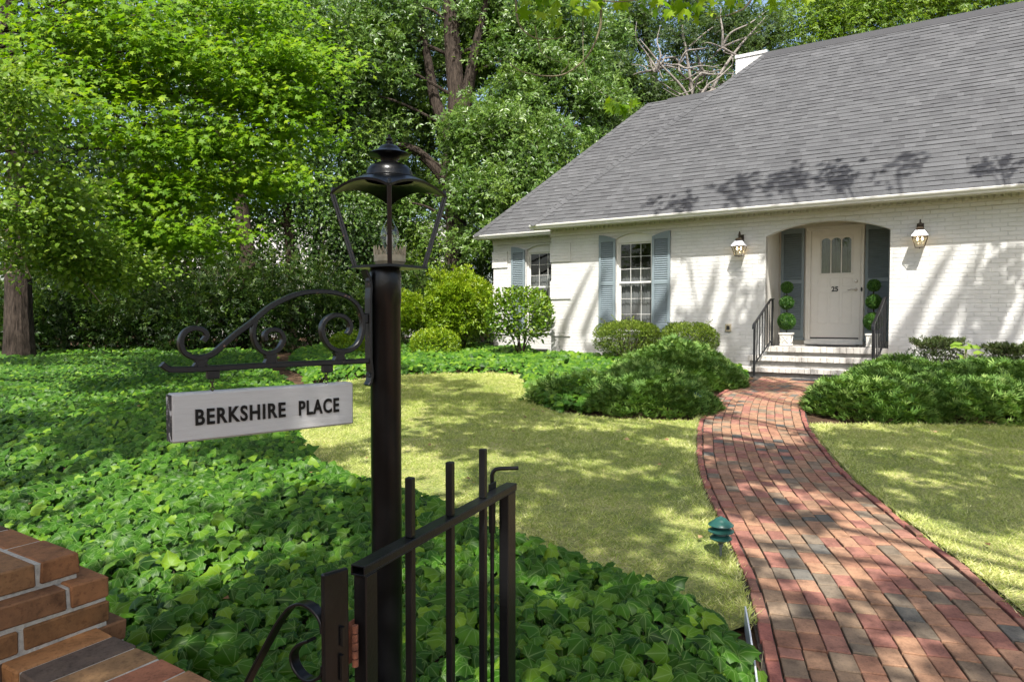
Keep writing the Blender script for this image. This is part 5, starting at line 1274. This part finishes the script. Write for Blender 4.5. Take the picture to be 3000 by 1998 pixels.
tree('oak_tree', 'big willow oak with a forked trunk and wide crown behind the house corner', [(tb.x, 20.2, .48), tuple(at(1046, 640, 20.2)), tuple(at(1050, 520, 20.2)), tuple(at(1040, 400, 20.2)), tuple(at(1050, 250, 20.3)), tuple(at(1040, 100, 20.4)), tuple(at(1030, -150, 20.6))], .36, [cl_(x, y, Y, r*1.05, r*.85, r*.72, r*r) for x, y, Y, r in oc], 90000, L['oak'], 'tuft', .125, M['bark_old'], None, .24, .05, .75, .5, 76, 90, ex, .6, tintoff=.10)
# -- grey green cedar between trunk and lantern
tb = at(880, 760, 24)
tree('cedar_tree', 'pale grey green cedar behind the glass of the post lantern', [(tb.x, 24, .5), tuple(at(880, 560, 24)), tuple(at(880, 380, 24))], .12, [cl_(860, 520, 24, 1.3, .9, .8, 1.), cl_(900, 440, 24, 1.1, .8, .8, 1.), cl_(840, 610, 24, 1.5, 1., .7, 1.), cl_(930, 620, 24, 1.3, 1., .7, 1.)], 6000, leafmat('cedar_spray', (.05, .08, .06), (.11, .155, .12), (.19, .235, .185), .2, .6, .2), 'tuft', .16, None, None, .3, .04, .5, .4, 77)
# -- trees behind the roof
tree('tree', 'bright leafy tree rising behind the right end of the roof ridge', [(9.5, 31, .5), (9.6, 31, 6), (9.4, 31, 13)], .3, [cl_(1880, 55, 30, 2.1, 1.6, 1.5, 1.), cl_(2010, 20, 30, 2.3, 1.6, 1.6, 1.2), cl_(2160, 0, 31, 2.4, 1.6, 1.6, 1.2), cl_(2100, -60, 31, 2.4, 1.8, 1.6, 1.), cl_(1950, -60, 31, 2.4, 1.8, 1.6, 1.), cl_(2300, -30, 31, 2.4, 1.6, 1.4, 1.)], 24000, L['mid'], 'tuft', .16, None, 'trees behind the house', .42, .07, .8, .6, 78, tintoff=.12)
tree('tree', 'open crowned tree with sky gaps behind the wing ridge', [(3.0, 27, .5), tuple(at(1500, 300, 27)), tuple(at(1480, 50, 27)), tuple(at(1470, -200, 27))], .22, [cl_(1450, 60, 26, 1.3, 1.1, 1., 1.), cl_(1560, 20, 27, 1.4, 1.1, 1., .8), cl_(1420, 170, 25, 1.2, 1., .9, 1.), cl_(1500, 230, 26, 1.2, .9, .8, .9), cl_(1600, 190, 27, 1.3, .9, .8, .9), cl_(1660, 110, 28, 1.3, 1., .9, .8), cl_(1420, 300, 24, 1.2, .9, .8, .9), cl_(1740, 70, 29, 1.3, 1., .9, .8), cl_(1560, 280, 28, 1.1, .8, .7, .6), cl_(1780, 150, 29, 1., .8, .6, .5)], 17000, L['far'], 'tuft', .15, M['bark_pale'], 'trees behind the house', .34, .05, .8, .5, 79, tintoff=.10)
# -- tree with bare pale branches
ex = []
for i in range(60):
    x0, y0 = random.choice([(1620, 170), (1600, 240), (1660, 110), (1560, 150), (1680, 200), (1510, 160)]); Y = 20.5+random.uniform(-.6, .6)
    dx, dy = random.uniform(-90, 90), random.uniform(-80, 70); k = [(x0, y0, Y)]
    for j in range(3): k.append((k[-1][0]+dx/3+random.uniform(-16, 16), k[-1][1]+dy/3+random.uniform(-16, 16), Y+random.uniform(-.2, .2)))
    ex.append(([tuple(at(*p)) for p in k], random.uniform(.022, .045)))
ex += [([tuple(at(*p)) for p in ((1600, 300, 20.6), (1640, 200, 20.6), (1690, 120, 20.6), (1760, 40, 20.7))], .07), ([tuple(at(*p)) for p in ((1600, 320, 20.6), (1580, 220, 20.6), (1520, 150, 20.5), (1470, 90, 20.5))], .055)]
tree('bare_tree', 'half dead tree with bare pale twisting branches above the wing roof', [(at(1610, 300, 20.6).x, 20.6, .5), tuple(at(1606, 420, 20.6)), tuple(at(1600, 300, 20.6)), tuple(at(1590, 200, 20.6)), tuple(at(1560, 20, 20.7))], .09, [cl_(1680, 60, 21, .7, .6, .5, 1.), cl_(1560, 90, 21, .6, .6, .4, 1.)], 1500, L['far'], 'tuft', .13, M['bark_pale'], 'trees behind the house', .3, .03, .8, .5, 80, extra=ex)

# -- slim trunks standing in the wood
for (x, y1, Y, r, ds) in ((255, 300, 18.6, .09, 'leftmost slim dark trunk in the wood above the far ivy'), (318, 250, 19.5, .07, 'thin leaning trunk in the wood left of the bracket tip'), (470, 260, 18.9, .10, 'slim dark trunk in the wood just left of the straight trunked tree'), (735, 300, 19.6, .09, 'slim trunk in the wood left of the lantern corner bar'), (800, 240, 21.5, .08, 'thin trunk in the wood behind the left side of the lantern')):
    b = at(x, 800, Y); t_ = at(x+random.uniform(-18, 18), y1, Y)
    tree('slim_tree', ds, [(b.x, Y, float(gz(Y))-.1), tuple((Vector((b.x, Y, .4))+t_)/2+Vector((random.uniform(-.15, .15), 0, 0))), tuple(t_), (t_.x+.1, Y, t_.z+2.5)], r, [((t_.x, Y, t_.z+.8), (.9, .8, .9), 1.), ((t_.x+.4, Y+.3, t_.z-.6), (.7, .6, .5), .6)], 2600, L['oak'], 'oval', .10, None, 'slim trunks in the wood', .26, .025, .6, .4, 140)
# -- dark understorey along the wood edge
us = [(110, 690, 15.2, 1.0, .75), (230, 720, 15.4, 1.0, .8), (340, 700, 16, 1.1, .95), (440, 725, 15.6, 1.0, .85), (520, 690, 16.5, 1.0, .95), (620, 700, 16.4, .95, .9), (720, 690, 16.8, 1., .95), (800, 720, 17.2, .9, .75), (20, 720, 15.2, .9, .7), (900, 650, 19.5, 1.0, 1.0), (1000, 690, 19.2, 1.0, .9), (1090, 680, 19.0, 1.0, .9)]
desc = ['dark evergreen shrub beside the old furrowed trunk', 'dark evergreen shrub at the wood edge under the dogwood twigs', 'tall dark thicket shrub left of the bracket tip', 'dark evergreen shrub behind the left curl of the bracket', 'tall dark shrub before the straight trunked tree', 'dark loose shrub behind the middle of the bracket scroll', 'dark shrub behind the top of the bracket scroll', 'low dark shrub seen through the right bracket curl', 'low dark shrub at the left edge below the old trunk', 'dark shrub behind the lamp post under the cedar', 'dark shrub behind the clipped ball shrub', 'dark shrub beside the oak trunk near the house corner']
for i, ((x, y, Y, r, h), ds) in enumerate(zip(us, desc)):
    p = at(x, y, Y); zt_ = p.z+h*1.25
    shrub('evergreen_shrub', ds, p.x, Y, r*1.1, r*.8, float(gz(Y))-.1, zt_-random.uniform(0, .5), 2700, L['dark'], 'tuft', .10, 1., 16, 'dark understorey shrubs at the wood edge', .34, .8, 100+i, .3, 10)
# mid height saplings that fill the wood between trunks and crowns
sp = [(150, 560, 16.5), (290, 580, 17), (420, 560, 17.2), (520, 560, 18.6), (740, 590, 18.4), (820, 620, 19), (980, 620, 20.6), (240, 400, 17.5)]
dsn = ['leafy sapling at the left behind the dogwood twigs', 'dark sapling in the wood left of the bracket', 'dark sapling above the bracket tip', 'sapling between two straight trunks', 'sapling right of the slender trunk', 'sapling left of the lamp post lantern', 'sapling behind the right side of the lantern', 'young dark tree high behind the maple sprays']
for i, ((x, y, Y), ds) in enumerate(zip(sp, dsn)):
    p = at(x, y, Y)
    tree('sapling', ds, [(p.x, Y, float(gz(Y))-.1), (p.x+.1, Y, p.z*.6), tuple(p)], .045, [(tuple(p), (1.15, .9, .9), 1.), ((p.x+random.uniform(-.7, .7), Y+.3, p.z-.8), (.9, .8, .7), .7), ((p.x+random.uniform(-.7, .7), Y+.2, p.z+.8), (.8, .7, .7), .6)], 4200, L['dark'] if i % 3 else L['mid'], 'oval', .10, None, 'saplings in the wood', .28, .025, .6, .4, 120+i)
# -- distant wood as one mass, with gaps to the sky
def farwood(name, n, x0, x1, y0, y1, z0, z1, sz, lf, seed, thr):
    X = rng.uniform(x0, x1, n); Y = rng.uniform(y0, y1, n); Z = z0+(z1-z0)*rng.random(n)**1.15
    f = fbm(X, Z*1.1+Y*.3, .55, seed)+.5*fbm(X, Z, 1.7, seed+1)
    k = f > thr+.55*(Z-z0)/(z1-z0)-.25; X, Y, Z = X[k], Y[k], Z[k]; m_ = len(X)
    o = leaves(name, 'tuft', np.c_[X, Y, Z+gz(Y)], rdir(m_), rdir(m_)+np.array([0, -.3, .6]), sz*np.clip(rng.normal(1, .25, m_), .5, 1.6), .45+rng.normal(0, .17, m_)+.2*f[k]*.4, lf); return tag(o, kind='stuff')
farwood('distant_wood', 34000, -34, 6, 27, 40, .2, 17, .34, L['far'], 81, -.15)
farwood('distant_wood', 16000, 4, 40, 36, 46, 4, 17, .36, L['far'], 83, -.1)
# pale house glimpsed through the wood
nb = empty('neighbour_house', (-8.6, 30, .55), R(8), 'pale house with grey roof glimpsed through the wood left of the lantern', 'house')
m = MB(); m.box(-6, 6, 0, 6, -.5, 3.0); m.build('wall', simple('pale_siding', (.62, .60, .58), .7), nb)
m = MB(); m.add([(-6.4, -.4, 2.95), (6.4, -.4, 2.95), (6.4, 3, 5.6), (-6.4, 3, 5.6), (6.4, 6.4, 2.95), (-6.4, 6.4, 2.95)], [(0, 1, 2, 3), (3, 2, 4, 5), (0, 3, 5), (1, 4, 2)]); m.build('roof', simple('pale_roof', (.40, .38, .37), .9), nb)
for k in range(4):
    m = MB(); m.box(-4.6+k*2.6, -3.7+k*2.6, -.03, .0, 1.0, 2.3); m.build('window', M['dark'], nb)

# -- shade trees over and behind the viewpoint: they throw the dappled light, and their lowest twigs hang into view
def shade(label, trunk, r0, boxes, n, seed, sz=.125, per=75, sub=.155, extra=None):
    return tree('shade_tree', label, trunk, r0, boxes, n, L['shade'], 'maple', sz, M['bark'], 'shade trees behind the viewpoint', sub, .06, .8, .8, seed, per, extra)
def blobs(x0, x1, y0, y1, z0, z1, k, r, seed):
    g_ = np.random.default_rng(seed); return [((g_.uniform(x0, x1), g_.uniform(y0, y1), g_.uniform(z0, z1)), (r, r, r*.7), 1.) for _ in range(k)]
SH = []
def over(spots, seed):                         # foliage masses that stand between the sun and a patch of ground
    g_ = np.random.default_rng(seed); out = []
    for X, Yg, r in spots:
        t = (2.9+1.2*r+.4665*Yg)/1.87+g_.uniform(.3, 2.6); out.append(((X-.0904*t, Yg-t, float(gz(Yg))+1.405*t), (r, r, r*.75), r*r))
    return out
SA = [(1.6, 2.6, 1.0), (3.2, 2.2, 1.0), (.4, 4.4, 1.0), (2.0, 4.6, .9), (3.6, 4.3, 1.1), (5.2, 4.6, 1.2), (1.0, 6.0, 1.0), (2.7, 6.2, .9), (-.6, 6.6, 1.1), (4.4, 6.3, 1.0), (6.4, 6.2, 1.1), (.5, 8.0, .9), (2.2, 8.1, .6), (-1.0, 8.8, 1.1), (5.8, 8.6, .7), (1.4, 9.8, 1.0), (3.1, 10.2, 1.1), (-1.6, 10.6, 1.0), (5.0, 10.6, .6), (7.4, 9.4, 1.0), (4.2, 13.1, .35), (2.1, 14.1, .35), (5.8, 12.6, .35), (7.4, 11.7, .4), (8.6, 11.4, .4), (3.2, 13.6, .4), (3.4, 15.05, .26), (4.2, 14.85, .30), (5.0, 14.5, .34), (5.8, 14.0, .30), (6.5, 13.6, .24), (7.6, 12.8, .22)]
SB = [(-1.25, 2.35, .75), (-.6, 2.2, .8), (-2.2, 2.6, 1.0), (-.9, 3.9, .7), (-3.2, 3.6, .6), (-2.0, 5.9, .6), (-3.6, 6.3, 1.1), (-5.0, 6.0, 1.0), (-3.0, 8.0, 1.0), (-4.1, 8.3, .8), (-6.6, 7.6, 1.0), (-8.4, 8.0, .9), (-7.7, 6.0, 1.0), (-4.0, 9.9, .6), (-9.6, 10., .8), (.3, 3.0, .7), (-.3, 1.2, .9), (-1.6, 1.3, .9)]
STK = []                                       # upper branches whose shadows rake across the front wall
for i, lx in enumerate([.15, .75, 1.25, 2.0, 2.75, 3.15, 3.35, 3.75, 4.1, 6.35, 6.55, 7.05, 7.5, 7.75, 8.3, 8.75, 9.3]):
    g_ = np.random.default_rng(500+i); zl, zh = g_.uniform(.4, 1.1), g_.uniform(2.0, 2.6); sh = (zh-zl)*g_.uniform(.25, .6); t = g_.uniform(8, 10.5); pth = []
    for u in (0, .35, .7, 1.):
        p = HW(lx+sh*u+g_.normal(0, .03), 0, zl+(zh-zl)*u); pth.append((p.x-.0904*t, p.y-t, p.z+1.405*t))
    STK.append((pth, g_.uniform(.08, .17)))
t1 = shade('tall shade tree behind the viewpoint, its bare twigs hang into the top of the picture', [(4.6, -3.2, -.2), (4.5, -3.0, 4), (4.2, -2.4, 9), (3.8, -1.6, 16)], .26, over(SA, 5), 18500, 90, extra=STK)
t2 = shade('second shade tree behind the viewpoint casting dapple on the ivy', [(-4.6, -3.6, -.2), (-4.4, -3.4, 4), (-4.0, -3.0, 9), (-3.6, -2.4, 13)], .24, over(SB, 6), 13500, 91)
# twigs of the first shade tree that show against the wood and the roof
tw = MB(); o0 = Vector((4.6, -3.2, -.2))
def twig(pts, r): q = crom([tuple(at(*p)-o0) for p in pts], 6); k = len(q); tw.tube(q, [r*(1-.7*i/(k-1)) for i in range(k)], 6)
twig([(1390, -60, 5.4), (1382, 20, 5.4), (1378, 70, 5.4), (1350, 130, 5.4), (1300, 170, 5.4), (1250, 175, 5.4), (1200, 165, 5.4), (1172, 148, 5.4)], .011)
twig([(1188, -40, 5.4), (1186, 10, 5.4), (1195, 60, 5.4), (1230, 88, 5.4), (1275, 90, 5.4), (1300, 84, 5.4)], .009)
twig([(1230, 60, 5.4), (1240, 110, 5.4), (1255, 130, 5.4), (1290, 145, 5.4)], .005)
twig([(1290, 168, 5.4), (1305, 152, 5.4), (1308, 130, 5.4)], .004)
twig([(1345, -40, 5.5), (1340, 60, 5.5), (1342, 140, 5.5), (1352, 180, 5.5), (1380, 210, 5.5), (1420, 235, 5.5)], .004)
twig([(1760, -60, 6), (1720, 10, 6), (1690, 30, 6), (1640, 45, 6)], .012)
twig([(1560, -50, 6), (1600, 0, 6), (1640, 30, 6), (1660, 60, 6)], .006)
twig([(1100, -60, 5.4), (1200, -30, 5.4), (1300, -10, 5.4), (1420, 5, 5.4), (1520, -10, 5.4)], .010)
tw.build('hanging_twig', M['twig'], t1)
Q = []
for (x, y, Y, k, s_) in ((1250, 5, 5.4, 12, 40), (1320, 12, 5.4, 16, 40), (1400, 2, 5.5, 14, 35), (1430, 240, 5.5, 10, 16), (1395, 236, 5.5, 5, 12), (1560, 8, 6, 14, 40), (1630, 14, 6, 14, 40), (1690, 0, 6, 12, 30), (1230, 20, 5.4, 6, 20), (1790, -5, 6, 12, 30), (1480, -10, 5.6, 12, 40)):
    for _ in range(k): Q.append(at(x+random.gauss(0, s_), y+random.gauss(0, s_*.35), Y+random.gauss(0, .12))-o0)
Q = np.array([tuple(q) for q in Q]); n = len(Q)
leaves('hanging_leaves', 'maple', Q, rdir(n)*.7+np.array([0, -.2, -.6]), rdir(n)+np.array([0, -.8, .5]), rng.uniform(.07, .12, n), rng.normal(.7, .2, n), L['maple'], t1)

# ================================================================== LIGHT AND SKY
sun_dir = Vector((.101, 1.117, -1.57)).normalized()
s = bpy.data.lights.new('sun', 'SUN'); s.energy = 3.7; s.angle = R(.53); s.color = (1., .97, .915)
so = bpy.data.objects.new('sun', s); COL.objects.link(so); so.rotation_euler = sun_dir.to_track_quat('-Z', 'Y').to_euler(); so.location = (-3, -20, 30)
wd_ = bpy.data.worlds.new('World'); scene.world = wd_; wd_.use_nodes = True; nt = wd_.node_tree
sk = nt.nodes.new('ShaderNodeTexSky'); sk.sky_type = 'NISHITA'; sk.sun_disc = False
sk.sun_elevation = math.asin(-sun_dir.z); sk.sun_rotation = math.atan2(-sun_dir.x, -sun_dir.y); sk.air_density = 1.; sk.dust_density = 3.; sk.ozone_density = .6
bg = nt.nodes['Background']; nt.links.new(mixc(nt, 1., sk.outputs[0], (1., .975, .94), 'MULTIPLY'), bg.inputs['Color']); bg.inputs['Strength'].default_value = .125
vs_ = scene.view_settings; vs_.view_transform = 'Standard'; vs_.look = 'None'; vs_.gamma = 1.; vs_.use_curve_mapping = False; vs_.exposure = 1.25
cy = scene.cycles
cy.max_bounces = 8; cy.diffuse_bounces = 4; cy.glossy_bounces = 3; cy.transmission_bounces = 6; cy.transparent_max_bounces = 12
cy.caustics_reflective = False; cy.caustics_refractive = False
try: cy.use_denoising = True; cy.denoiser = 'OPENIMAGEDENOISE'
except Exception: pass
scene.render.use_persistent_data = False
